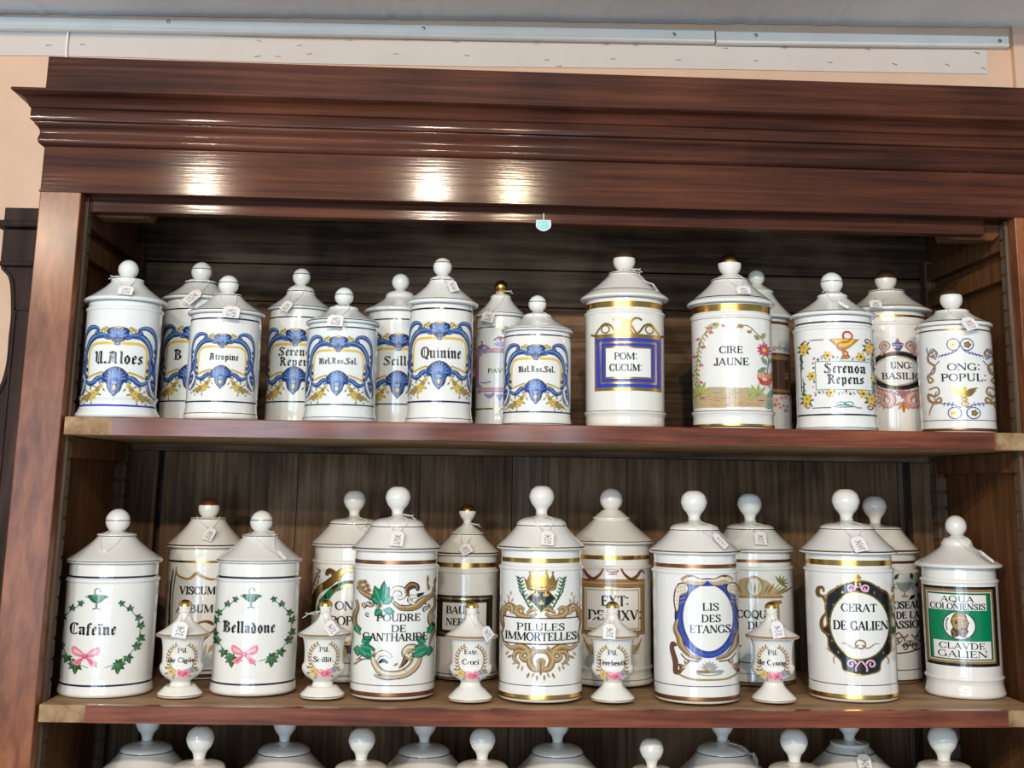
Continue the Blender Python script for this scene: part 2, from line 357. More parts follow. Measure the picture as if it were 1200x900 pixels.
def shelf(z, th, lip0, lip1, bow=0):
    def f(m):
        x0, x1 = XL+.004, XRI-.004
        n = 24
        def bz(x): t = (x-x0)/(x1-x0); return -bow*4*t*(1-t)
        # the board, raw wood, its middle sagging a little
        def slab(xa, xb, y0, y1, mat, k):
            rows = []
            for i in range(k+1):
                x = xa+(xb-xa)*i/k; b0 = zz(z)+bz(x)
                rows.append([(x, y0, b0-th), (x, y0, b0-.001), (x, y0+.001, b0), (x, y1, b0), (x, y1, b0-th), (x, y0, b0-th)])
            m.grid(rows, mat, smooth=False)
            for rr in (rows[0], rows[-1]): m.face(rr[:5], mat)
        slab(x0, x1, .012, D-.010, 'raw_wood', n)
        slab(x0, lip0, .002, .012, 'raw_end', 3); slab(lip1, x1, .002, .012, 'raw_end', 3)
        slab(lip0, lip1, 0, .012, 'mahogany_lip', n)
    return f
part('shelf', shelf(S1, .0215, -.486, .610)); part('shelf', shelf(S2, .019, -.490, .606, .0028)); part('shelf', shelf(S3, .02, -.49, .61))
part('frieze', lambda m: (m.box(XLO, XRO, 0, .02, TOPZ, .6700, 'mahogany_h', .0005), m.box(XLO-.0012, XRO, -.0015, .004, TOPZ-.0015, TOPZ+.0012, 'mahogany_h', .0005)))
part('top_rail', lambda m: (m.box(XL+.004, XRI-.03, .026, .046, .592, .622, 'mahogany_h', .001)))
part('corner_block', lambda m: m.prism([(XL-.012, zz(.61)), (XL+.085, zz(.61)), (XL+.075, zz(.589)), (XL+.01, zz(.589))], 'y', .046, .075, 'inner_side'))
part('corner_block', lambda m: m.prism([(XRI+.012, zz(.61)), (XRI-.085, zz(.61)), (XRI-.075, zz(.589)), (XRI-.01, zz(.589))], 'y', .046, .075, 'inner_side'))
part('top_board', lambda m: m.box(XLO, XRO, .02, D+.02, .66, .672, 'inner_wood'))
# cornice: (overhang, height) swept round the front and the two ends
CP = [(.0, .6700), (.0035, .6705), (.006, .6725), (.0072, .676), (.0068, .680), (.0055, .684), (.0058, .689), (.008, .693), (.0112, .696), (.0118, .6985), (.0118, .6992), (.0142, .700),
      (.0155, .7005), (.0158, .7015), (.0158, .7135), (.0152, .7148), (.0160, .7156), (.0176, .7162), (.0184, .7180), (.0192, .7205), (.0203, .7232), (.0222, .7258), (.0250, .7278), (.0290, .7295), (.0330, .7311), (.0358, .7330), (.0358, .7352), (.035, .7362), (.0, .7368)]
def cornice(m):
    path = lambda e: [(XLO-e, D+.02), (XLO-e, -e), (XRO+e, -e), (XRO+e, D+.02)]
    C2 = [CP[0]]
    for a, b_ in zip(CP, CP[1:]):
        C2.append(b_)
    for seg in range(3):
        rows = []
        for e, z in C2:
            p = path(e); a, b_ = p[seg], p[seg+1]; rows.append([(a[0], a[1], zz(z)), (b_[0], b_[1], zz(z))])
        rows = [r_[::-1] for r_ in rows] if False else rows
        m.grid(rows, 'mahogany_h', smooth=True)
part('cornice', cornice).data.set_sharp_from_angle(angle=math.radians(38))
CX0 = at(47, 85, .0).x
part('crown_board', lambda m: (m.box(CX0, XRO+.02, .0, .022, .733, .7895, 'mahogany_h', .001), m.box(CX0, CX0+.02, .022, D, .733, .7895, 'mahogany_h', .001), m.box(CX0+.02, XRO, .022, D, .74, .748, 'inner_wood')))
part('lower_cupboard', lambda m: (m.box(XL, XRI, .002, .022, ZB+.06, -.62, 'mahogany_v', .001), m.box(XL, XRI, .0, .33, -.62, -.60, 'mahogany_lip', .001)))

# little hook of the lock keep, under the batten at the right
m = MB(); m.lathe([(0, 0), (.003, .001), (.0045, .005), (.0035, .009), (.002, .012), (.004, .016), (.005, .021), (.003, .026), (0, .027)], 'dark_piece', 16)
o = m.build('dark_finial', cab); p = at(1116, 337, .25); o.location = (p.x, p.y, zz(p.z+.002))
# pale blue tag pinned under the frieze
p = at(637, 253, .024); r = empty('blue_tag', p, 'small pale blue shield-shaped tag hanging from a pin under the frieze', 'tag')
k = mpp(p); m = MB()
sh = [(-8.5, -5), (8.5, -5), (9, -11), (8, -14.5), (4, -17.5), (0, -18.5), (-4, -17.5), (-8, -14.5), (-9, -11)]
m.prism([(x*k, y*k) for x, y in sh], 'y', -.0008, .0002, 'paper'); m.prism([(x*k*.82, (y+11.5)*k*.8-11.5*k) for x, y in sh], 'y', -.0012, -.0008, 'pale_blue_paper'); m.build('tag_card', r)
m = MB(); m.tube([(0, .002, 3*k), (0, -.0015, 2.4*k), (0, -.0012, -5.5*k)], .0008, 'string', 6); m.build('pin', r)

# ---------------------------------------------------------------- lettering: three pen alphabets drawn as strokes
# K thick stroke, n hairline, c curve whose weight follows its direction, D diamond, q dot; units: cap height = 1
def arc(cx, cy, rx, ry, a0, a1, n=10): return [(cx+rx*cos(math.radians(a0+(a1-a0)*i/n)), cy+ry*sin(math.radians(a0+(a1-a0)*i/n))) for i in range(n+1)]
def bowl(x, y0, y1, w): c = (y0+y1)/2; h = (y1-y0)/2; return [(x, y1), (x+w*.4, y1)]+arc(x+w*.45, c, w*.55, h, 80, -80, 8)+[(x+w*.4, y0), (x, y0)]
def sf(x, y, h=.10): return ('n', [(x-h, y), (x+h, y)])
ROMAN = {
 'A': (.72, [('n', [(.06, 0), (.36, 1)]), ('K', [(.35, .98), (.62, 0)]), ('n', [(.16, .33), (.53, .33)]), sf(.06, 0), sf(.62, 0)]),
 'B': (.66, [('K', [(.15, 0), (.15, 1)]), ('c', bowl(.15, .53, .99, .36)), ('c', bowl(.15, .01, .53, .42)), sf(.1, 0), sf(.1, 1)]),
 'C': (.70, [('c', arc(.38, .5, .31, .5, 48, 312, 16)), ('n', [(.62, .64), (.62, .99)]), ('n', [(.62, .03), (.62, .3)])]),
 'D': (.74, [('K', [(.15, 0), (.15, 1)]), ('c', bowl(.15, .01, .99, .5)), sf(.1, 0), sf(.1, 1)]),
 'E': (.62, [('K', [(.15, 0), (.15, 1)]), ('n', [(.05, .98), (.53, .98)]), ('n', [(.15, .52), (.42, .52)]), ('n', [(.05, .02), (.55, .02)]), ('n', [(.53, 1), (.53, .76)]), ('n', [(.55, 0), (.55, .26)]), ('n', [(.42, .40), (.42, .64)])]),
 'G': (.76, [('c', arc(.38, .5, .31, .5, 48, 330, 16)), ('K', [(.63, .02), (.63, .42)]), sf(.63, .42), ('n', [(.62, .64), (.62, .99)])]),
 'H': (.78, [('K', [(.15, 0), (.15, 1)]), ('K', [(.62, 0), (.62, 1)]), ('n', [(.15, .5), (.62, .5)])]+[sf(x, y) for x in (.15, .62) for y in (0, 1)]),
 'I': (.32, [('K', [(.16, 0), (.16, 1)]), sf(.16, 0, .13), sf(.16, 1, .13)]),
 'J': (.46, [('K', [(.32, 1), (.32, .15)]), ('c', [(.32, .2), (.28, .03), (.18, -.02), (.08, .05), (.07, .16)]), ('q', (.09, .16)), sf(.3, 1, .13)]),
 'L': (.60, [('K', [(.15, 0), (.15, 1)]), ('n', [(.05, .02), (.54, .02)]), ('n', [(.54, 0), (.54, .30)]), sf(.15, 1, .12)]),
 'M': (.94, [('n', [(.1, 0), (.1, 1)]), ('K', [(.13, 1), (.42, .03)]), ('n', [(.43, .03), (.75, 1)]), ('K', [(.79, 0), (.79, 1)]), sf(.1, 0), sf(.79, 0), sf(.08, .99, .08), sf(.81, .99, .08)]),
 'N': (.78, [('n', [(.1, 0), (.1, 1)]), ('K', [(.13, .98), (.62, .03)]), ('n', [(.65, 0), (.65, 1)]), sf(.1, 0), sf(.08, .99, .08), sf(.65, 1)]),
 'O': (.78, [('c', arc(.39, .5, .32, .5, 0, 360, 22))]),
 'P': (.62, [('K', [(.15, 0), (.15, 1)]), ('c', bowl(.15, .47, .99, .4)), sf(.15, 0, .12), sf(.1, 1)]),
 'Q': (.78, [('c', arc(.39, .5, .32, .5, 0, 360, 22)), ('K', [(.36, .12), (.66, -.14)])]),
 'R': (.72, [('K', [(.15, 0), (.15, 1)]), ('c', bowl(.15, .49, .99, .38)), ('K', [(.36, .5), (.60, .03)]), sf(.15, 0, .12), sf(.1, 1), sf(.63, .02, .06)]),
 'S': (.58, [('c', crom([(.46, .78), (.42, .95), (.27, 1), (.12, .9), (.11, .74), (.27, .56), (.42, .44), (.47, .25), (.4, .06), (.24, 0), (.1, .08), (.08, .25)], 3)), ('K', [(.2, .66), (.38, .42)]), ('n', [(.46, .72), (.46, .98)]), ('n', [(.08, .02), (.08, .28)])]),
 'T': (.68, [('K', [(.34, 0), (.34, 1)]), ('n', [(.05, .98), (.63, .98)]), ('n', [(.05, 1), (.05, .76)]), ('n', [(.63, 1), (.63, .76)]), sf(.34, 0, .13)]),
 'U': (.76, [('K', [(.16, 1), (.16, .3)]), ('c', arc(.38, .28, .22, .28, 180, 360, 8)), ('n', [(.61, .28), (.61, 1)]), sf(.16, 1), sf(.61, 1)]),
 'V': (.72, [('K', [(.1, 1), (.37, .02)]), ('n', [(.37, .02), (.62, 1)]), sf(.1, 1), sf(.62, 1)]),
 'X': (.74, [('K', [(.12, 1), (.62, 0)]), ('n', [(.6, 1), (.12, 0)]), sf(.12, 1), sf(.6, 1), sf(.12, 0), sf(.62, 0)]),
 ':': (.26, [('q', (.13, .16)), ('q', (.13, .80))]), '.': (.26, [('q', (.12, .06))]), ' ': (.34, []),
 'c': (.46, [('c', arc(.24, .3, .18, .3, 50, 310, 10)), ('q', (.36, .5))]),
 'd': (.54, [('c', arc(.24, .3, .18, .3, 0, 360, 12)), ('K', [(.41, 0), (.41, 1)])]),
 'e': (.48, [('c', arc(.24, .3, .18, .3, 0, 310, 12)), ('n', [(.08, .31), (.42, .31)])]),
 'g': (.50, [('c', arc(.22, .36, .15, .22, 0, 360, 10)), ('c', arc(.22, -.10, .18, .15, 0, 360, 10)), ('n', [(.12, .17), (.12, .06), (.3, .04)]), ('n', [(.33, .52), (.44, .58)])]),
 'h': (.56, [('K', [(.13, 0), (.13, 1)]), ('n', [(.13, .45), (.24, .6), (.38, .55)]), ('K', [(.40, .5), (.40, 0)]), sf(.13, 0, .08), sf(.4, 0, .08)]),
 'i': (.26, [('K', [(.13, 0), (.13, .6)]), ('q', (.13, .85)), sf(.13, 0, .09)]),
 'l': (.26, [('K', [(.13, 0), (.13, 1)]), sf(.13, 0, .09)]),
 'n': (.56, [('K', [(.13, 0), (.13, .6)]), ('n', [(.13, .45), (.24, .6), (.38, .55)]), ('K', [(.40, .5), (.40, 0)]), sf(.13, 0, .08), sf(.4, 0, .08)]),
 'b': (.54, [('K', [(.12, 0), (.12, 1)]), ('c', arc(.3, .3, .17, .3, 180, -180, 12))]),
 'o': (.50, [('c', arc(.25, .3, .19, .3, 0, 360, 14))]),
 'r': (.40, [('K', [(.13, 0), (.13, .6)]), ('n', [(.13, .42), (.22, .58), (.33, .58)]), ('q', (.33, .52)), sf(.13, 0, .09)]),
 't': (.34, [('K', [(.15, .06), (.15, .82)]), ('n', [(.03, .6), (.3, .6)]), ('n', [(.16, .05), (.3, .06)])]),
 'x': (.5, [('K', [(.07, .6), (.41, 0)]), ('n', [(.4, .6), (.08, 0)])]),
 'y': (.5, [('K', [(.07, .6), (.26, .05)]), ('n', [(.42, .6), (.2, -.2), (.08, -.24)])]),
}
def dup_dia(base, extra, adv=None): a, s = ROMAN[base]; return (adv or a, list(s)+extra)
ROMAN['u'] = (.56, [('K', [(.13, .6), (.13, .12)]), ('n', [(.13, .12), (.24, 0), (.38, .08)]), ('K', [(.40, .6), (.40, 0)])])
ROMAN['ü'] = (.56, ROMAN['u'][1]+[('q', (.16, .84)), ('q', (.36, .84))])
ROMAN['é'] = dup_dia('e', [('n', [(.2, .70), (.34, .9)])])
V = lambda x, a, b_: ('K', [(x, a), (x, b_)])
BLACK = {
 'a': (.50, [V(.36, .6, .1), ('D', (.32, .60)), ('D', (.38, .06)), V(.13, .32, .12), ('D', (.15, .07)), ('n', [(.12, .34), (.36, .44)]), ('n', [(.1, .58), (.32, .64)]), ('D', (.12, .56))]),
 'c': (.42, [V(.14, .55, .12), ('D', (.18, .06)), ('n', [(.15, .03), (.34, .14)]), ('D', (.28, .60)), ('n', [(.14, .56), (.28, .66)])]),
 'd': (.52, [V(.13, .5, .13), ('D', (.17, .05)), ('K', [(.37, .12), (.37, .52), (.14, .92)]), ('D', (.32, .05)), ('n', [(.13, .52), (.37, .6)])]),
 'e': (.44, [V(.14, .55, .12), ('D', (.18, .06)), ('n', [(.15, .03), (.36, .15)]), ('D', (.28, .61)), ('n', [(.31, .6), (.35, .42), (.14, .33)])]),
 'f': (.36, [V(.16, .88, .05), ('D', (.16, .03)), ('D', (.30, .93)), ('n', [(.16, .88), (.25, .98)]), ('n', [(.02, .62), (.34, .62)])]),
 'i': (.30, [V(.15, .56, .1), ('D', (.12, .60)), ('D', (.18, .06)), ('n', [(.12, .80), (.2, .92)])]),
 'ï': (.32, [V(.15, .56, .1), ('D', (.12, .60)), ('D', (.18, .06)), ('q', (.06, .86)), ('q', (.24, .86))]),
 'l': (.30, [V(.15, .94, .1), ('D', (.12, .95)), ('D', (.18, .06))]),
 'n': (.54, [V(.14, .56, .1), ('D', (.11, .60)), ('D', (.16, .06)), V(.38, .56, .1), ('D', (.35, .60)), ('D', (.41, .06)), ('n', [(.16, .48), (.34, .64)])]),
 'o': (.50, [V(.13, .52, .14), V(.37, .52, .14), ('D', (.25, .61)), ('D', (.25, .04)), ('n', [(.13, .52), (.25, .66), (.37, .52)]), ('n', [(.13, .14), (.25, 0), (.37, .14)])]),
 'p': (.52, [V(.14, .56, -.26), ('D', (.11, .6)), V(.38, .5, .14), ('D', (.34, .59)), ('n', [(.16, .48), (.34, .63)]), ('n', [(.14, .05), (.36, .1)]), ('D', (.32, .05))]),
 'r': (.40, [V(.14, .56, .1), ('D', (.11, .60)), ('D', (.17, .06)), ('D', (.32, .58)), ('n', [(.16, .46), (.32, .62)])]),
 's': (.44, [('D', (.29, .60)), V(.14, .55, .38), ('K', [(.14, .38), (.32, .28)]), V(.32, .28, .12), ('D', (.13, .07)), ('n', [(.12, .03), (.32, .12)]), ('n', [(.14, .56), (.28, .66)])]),
 't': (.34, [V(.15, .82, .1), ('D', (.19, .06)), ('n', [(.02, .62), (.31, .62)])]),
 'u': (.54, [V(.13, .58, .1), ('D', (.10, .60)), ('D', (.17, .06)), V(.38, .58, .1), ('D', (.35, .6)), ('D', (.41, .06)), ('n', [(.16, .04), (.36, .14)])]),
 'A': (.76, [V(.2, .66, .1), V(.54, .9, .1), ('D', (.58, .05)), ('D', (.14, .05)), ('K', [(.12, .82), (.3, .98), (.54, .88)]), ('n', [(.2, .48), (.54, .48)]), ('n', [(.36, .95), (.36, .08)]), ('n', [(.2, .66), (.36, .92)])]),
 'B': (.70, [V(.2, .9, .1), ('K', [(.06, .88), (.2, .97), (.4, .95)]), ('c', [(.36, .97), (.52, .84), (.48, .66), (.3, .54)]), ('c', [(.3, .54), (.52, .46), (.58, .24), (.42, .03), (.2, .06), (.06, .02)]), ('n', [(.33, .92), (.33, .08)]), ('K', [(.50, .86), (.50, .66)]), ('K', [(.54, .4), (.54, .14)])]),
 'C': (.62, [('c', [(.54, .88), (.34, .98), (.14, .82), (.1, .5), (.16, .16), (.34, .01), (.56, .14)]), ('n', [(.33, .9), (.33, .12)]), ('K', [(.12, .7), (.12, .28)]), ('D', (.52, .88))]),
 'M': (.92, [V(.16, .82, .08), V(.44, .9, .08), V(.72, .84, .08), ('K', [(.02, .82), (.14, .96)]), ('n', [(.14, .84), (.3, 1), (.44, .9)]), ('n', [(.44, .88), (.6, 1), (.72, .86)]), ('D', (.14, .05)), ('D', (.46, .05)), ('D', (.78, .05)), ('n', [(.3, .95), (.3, .1)])]),
 'Q': (.78, [('c', arc(.38, .5, .3, .48, 0, 360, 16)), ('n', [(.34, .95), (.34, .05)]), ('K', [(.1, .7), (.1, .3)]), ('K', [(.66, .7), (.66, .3)]), ('K', [(.4, .06), (.66, -.12)])]),
 'R': (.72, [V(.2, .9, .1), ('K', [(.06, .88), (.2, .97), (.4, .95)]), ('c', [(.36, .97), (.52, .84), (.48, .64), (.26, .54)]), ('K', [(.50, .86), (.50, .66)]), ('K', [(.34, .52), (.48, .4), (.5, .12)]), ('D', (.58, .05)), ('D', (.16, .05)), ('n', [(.33, .92), (.33, .12)])]),
 'S': (.68, [('c', [(.58, .84), (.44, .98), (.2, .94), (.12, .76), (.26, .6), (.46, .48), (.56, .28), (.46, .06), (.24, 0), (.06, .1)]), ('K', [(.18, .66), (.5, .42)]), ('n', [(.34, .95), (.34, .06)]), ('D', (.56, .86)), ('D', (.1, .12))]),
 'U': (.74, [V(.2, .88, .14), V(.54, .92, .12), ('D', (.36, .04)), ('n', [(.2, .14), (.36, -.02), (.54, .12)]), ('K', [(.06, .86), (.22, .98)]), ('D', (.5, .95)), ('D', (.6, .06)), ('n', [(.37, .92), (.37, .14)])]),
 '.': (.26, [('D', (.12, .07))]), ' ': (.3, []),
}
HAND = {'0': (.5, [('t', arc(.25, .5, .18, .45, 0, 360, 10))]), '1': (.35, [('t', [(.08, .7), (.22, 1), (.2, 0)])]), '2': (.5, [('t', [(.08, .8), (.25, 1), (.4, .78), (.08, .02), (.44, .05)])]),
 '3': (.5, [('t', [(.08, .95), (.4, .9), (.2, .58), (.42, .3), (.24, 0), (.06, .1)])]), '4': (.5, [('t', [(.3, 1), (.06, .4), (.44, .42)]), ('t', [(.34, .7), (.3, 0)])]),
 '5': (.5, [('t', [(.42, 1), (.14, .96), (.1, .58), (.38, .5), (.36, .1), (.06, .04)])]), '6': (.5, [('t', [(.38, 1), (.1, .4), (.2, .02), (.4, .2), (.3, .46), (.1, .3)])]),
 '8': (.5, [('t', [(.25, .5), (.08, .78), (.26, 1), (.4, .76), (.08, .25), (.24, 0), (.42, .24), (.25, .5)])]), '€': (.55, [('t', arc(.32, .5, .2, .42, 60, 300, 8)), ('t', [(.02, .6), (.4, .62)]), ('t', [(.02, .4), (.36, .42)])])}

# ---------------------------------------------------------------- painted decoration wrapped round a jar
class Art:
    """draws in zoomed-photo style coordinates (x right, y down); cx is the jar's axis, scale turns units into pixels"""
    def __init__(s): s.t = []; s.cx = s.cy = 0; s.k = 1; s.py = 0; s.flat = True; s.rot = 0; s.L = 0; s.mir = False
    def frame(s, cx, cy, k, py=None, flat=True, rot=0): s.cx, s.cy, s.k, s.flat, s.rot = cx, cy, k, flat, rot; s.py = cy if py is None else py; return s
    def tri(s, a, b_, c, m, L):
        # split until every piece is short enough to follow the curve
        w = max(a[0], b_[0], c[0])-min(a[0], b_[0], c[0])
        if w*s.k > 3.2:
            e = [(abs(a[0]-b_[0]), a, b_, c), (abs(b_[0]-c[0]), b_, c, a), (abs(c[0]-a[0]), c, a, b_)]
            _, p, q_, r_ = max(e, key=lambda z: z[0]); mid = ((p[0]+q_[0])/2, (p[1]+q_[1])/2)
            s.tri(p, mid, r_, m, L); s.tri(mid, q_, r_, m, L); return
        f = lambda p: ((p[0]-s.cx)*s.k, s.py+(p[1]-s.cy)*s.k, s.flat, s.rot)
        s.t.append((f(a), f(b_), f(c), m, L))
        if s.mir:
            g = lambda p: f((2*s.mx-p[0], p[1])); s.t.append((g(a), g(b_), g(c), m, L))
    def poly(s, pts, m, L=None):
        L = s.L if L is None else L
        for t in tessellate_polygon([[Vector((p[0], p[1], 0)) for p in pts]]): s.tri(*[pts[i] for i in t], m, L)
    def line(s, pts, w, m, L=None, taper=None, sm=4, closed=False, wf=None):
        L = s.L if L is None else L
        if closed: pts = list(pts)+[pts[0]]
        if sm and len(pts) > 2: pts = crom(pts, sm)
        n = len(pts); A = []; B_ = []
        for i, p in enumerate(pts):
            a, b_ = pts[max(i-1, 0)], pts[min(i+1, n-1)]
            if closed and i in (0, n-1): a, b_ = pts[-2], pts[1]
            dx, dy = b_[0]-a[0], b_[1]-a[1]; l = math.hypot(dx, dy) or 1e-6
            h = w/2
            if taper:
                t = i/(n-1)
                if len(taper) == 2: h *= taper[0]+(taper[1]-taper[0])*t
                else: h *= (taper[0]+(taper[1]-taper[0])*t*2) if t < .5 else (taper[1]+(taper[2]-taper[1])*(t*2-1))
            if wf: h = wf(abs(dy)/l)/2
            A.append((p[0]-dy/l*h, p[1]+dx/l*h)); B_.append((p[0]+dy/l*h, p[1]-dx/l*h))
        for i in range(n-1):
            s.tri(A[i], A[i+1], B_[i], m, L); s.tri(A[i+1], B_[i+1], B_[i], m, L)
    def ell(s, x, y, rx, ry, m, L=None, rot=0, n=12):
        c, d = cos(rot), sin(rot); s.poly([(x+rx*cos(a)*c-ry*sin(a)*d, y+rx*cos(a)*d+ry*sin(a)*c) for a in (2*PI*i/n for i in range(n))], m, L)
    def ring(s, x, y, rx, ry, w, m, L=None, n=20, a0=0, a1=360): s.line(arc(x, y, rx, ry, a0, a1, n), w, m, L, sm=0, closed=False)
    def leaf(s, x, y, ang, ln, wd, m, L=None, vein=None):
        c, d = cos(ang), sin(ang); P_ = [(0, 0), (.2, .3), (.45, .5), (.75, .3), (1, 0), (.75, -.3), (.45, -.5), (.2, -.3)]
        s.poly([(x+(px*ln)*c-(py*wd)*d, y+(px*ln)*d+(py*wd)*c) for px, py in P_], m, L)
        if vein: s.line([(x, y), (x+ln*.85*c, y+ln*.85*d)], wd*.12, vein, (s.L if L is None else L)+1, sm=0)
    def curl(s, x, y, r, turns, a0, w, m, L=None, taper=(1, .4), n=16):
        pts = [(x+r*(1-.75*i/n)*cos(a0+turns*2*PI*i/n), y+r*(1-.75*i/n)*sin(a0+turns*2*PI*i/n)) for i in range(n+1)]
        s.line(pts, w, m, L, taper=taper, sm=0); s.ell(pts[-1][0], pts[-1][1], w*.45, w*.45, m, L, n=8)
    def flower(s, x, y, r, m, mc, L=None, n=5, a0=0):
        L = s.L if L is None else L
        for i in range(n):
            a = a0+2*PI*i/n; s.ell(x+r*.55*cos(a), y+r*.55*sin(a), r*.5, r*.42, m, L, rot=a, n=8)
        s.ell(x, y, r*.32, r*.32, mc, L+1, n=7)
    def rect(s, x0, y0, x1, y1, m, L=None): s.poly([(x0, y0), (x1, y0), (x1, y1), (x0, y1)], m, L)
    def frm(s, x0, y0, x1, y1, w, m, L=None):
        s.rect(x0, y0, x1, y0+w, m, L); s.rect(x0, y1-w, x1, y1, m, L); s.rect(x0, y0+w, x0+w, y1-w, m, L); s.rect(x1-w, y0+w, x1, y1-w, m, L)
    def text(s, txt, xc, yb, cap, width, font='R', m='ink', L=6, wt=1.0, ang=0):
        F = {'R': ROMAN, 'B': BLACK, 'H': HAND}[font]
        adv = [F[c][0] for c in txt]; tot = sum(adv); kx = width/tot if width else cap; x = -tot*kx/2
        thick, thin = {'R': (.21, .088), 'B': (.165, .06), 'H': (.085, .085)}[font]; cap *= .87 if font == 'R' else 1; thick *= wt; thin *= wt**.5
        ca, sa = cos(ang), sin(ang)
        for ch, a in zip(txt, adv):
            T = lambda p: (lambda X, Y: (xc+X*ca-Y*sa, yb+X*sa+Y*ca))(x+p[0]*kx, -p[1]*cap)
            u = min(kx, cap)
            for kind, g in F[ch][1]:
                if kind == 'K': s.line([T(p) for p in g], thick*u, m, L, sm=0)
                elif kind in 'nt': s.line([T(p) for p in g], thin*u, m, L, sm=3 if kind == 't' else 0)
                elif kind == 'c': s.line([T(p) for p in g], 1, m, L, sm=3 if len(g) < 9 else 0, wf=lambda t: (thin+(thick*1.05-thin)*t**1.6)*u)
                elif kind == 'D': q_ = T(g); r_ = .12*wt; s.poly([(q_[0]-r_*kx, q_[1]), (q_[0], q_[1]-r_*cap), (q_[0]+r_*kx, q_[1]), (q_[0], q_[1]+r_*cap)], m, L)
                elif kind == 'q': q_ = T(g); s.ell(q_[0], q_[1], .085*kx, .085*cap, m, L, n=8)
            x += a*kx

# ---------------------------------------------------------------- jars
def ipr(prof, z):
    for a, b_ in zip(prof, prof[1:]):
        if min(a[1], b_[1]) <= z <= max(a[1], b_[1]) and abs(b_[1]-a[1]) > 1e-7:
            t = (z-a[1])/(b_[1]-a[1]); return a[0]+(b_[0]-a[0])*t
    return prof[-1][0]
def apply_art(m, art, base, kn, Yc, R, zs, outer, ztop, ytop):
    """wraps a design round the surface: x becomes the angle, y the height"""
    A = Art(); art(A); xm = (base[0]+kn[0])/2
    zy = lambda yp: at(xm, yp, Yc-R).z-zs
    y0, y1 = ytop, base[1]; z0, z1 = zy(y0), zy(y1); hw = R/mpp(at(base[0], (y0+y1)/2, Yc))
    face = math.atan2(CAM.x-at(xm, (y0+y1)/2, Yc).x, Yc-CAM.y)      # which way the jar's visible middle faces
    for tr in A.t:
        P_ = []; N_n = []
        for (u, y, flat, rot) in tr[:3]:
            th = (math.asin(max(-.985, min(.985, u/hw))) if flat else u/hw)+math.radians(rot)+face
            z = z0+(z1-z0)*(y-y0)/(y1-y0)
            rr = ipr(outer, max(.006, min(z, ztop-.001)))+.00030+.00009*tr[4]
            P_.append((rr*sin(th), -rr*cos(th), z)); N_n.append((sin(th), -cos(th), 0))
        e1 = Vector(P_[1])-Vector(P_[0]); e2 = Vector(P_[2])-Vector(P_[0])
        if e1.cross(e2).dot(Vector(N_n[0])) < 0: P_ = [P_[0], P_[2], P_[1]]; N_n = [N_n[0], N_n[2], N_n[1]]
        m.face(P_, tr[3], N_n, True)
JARS = {}
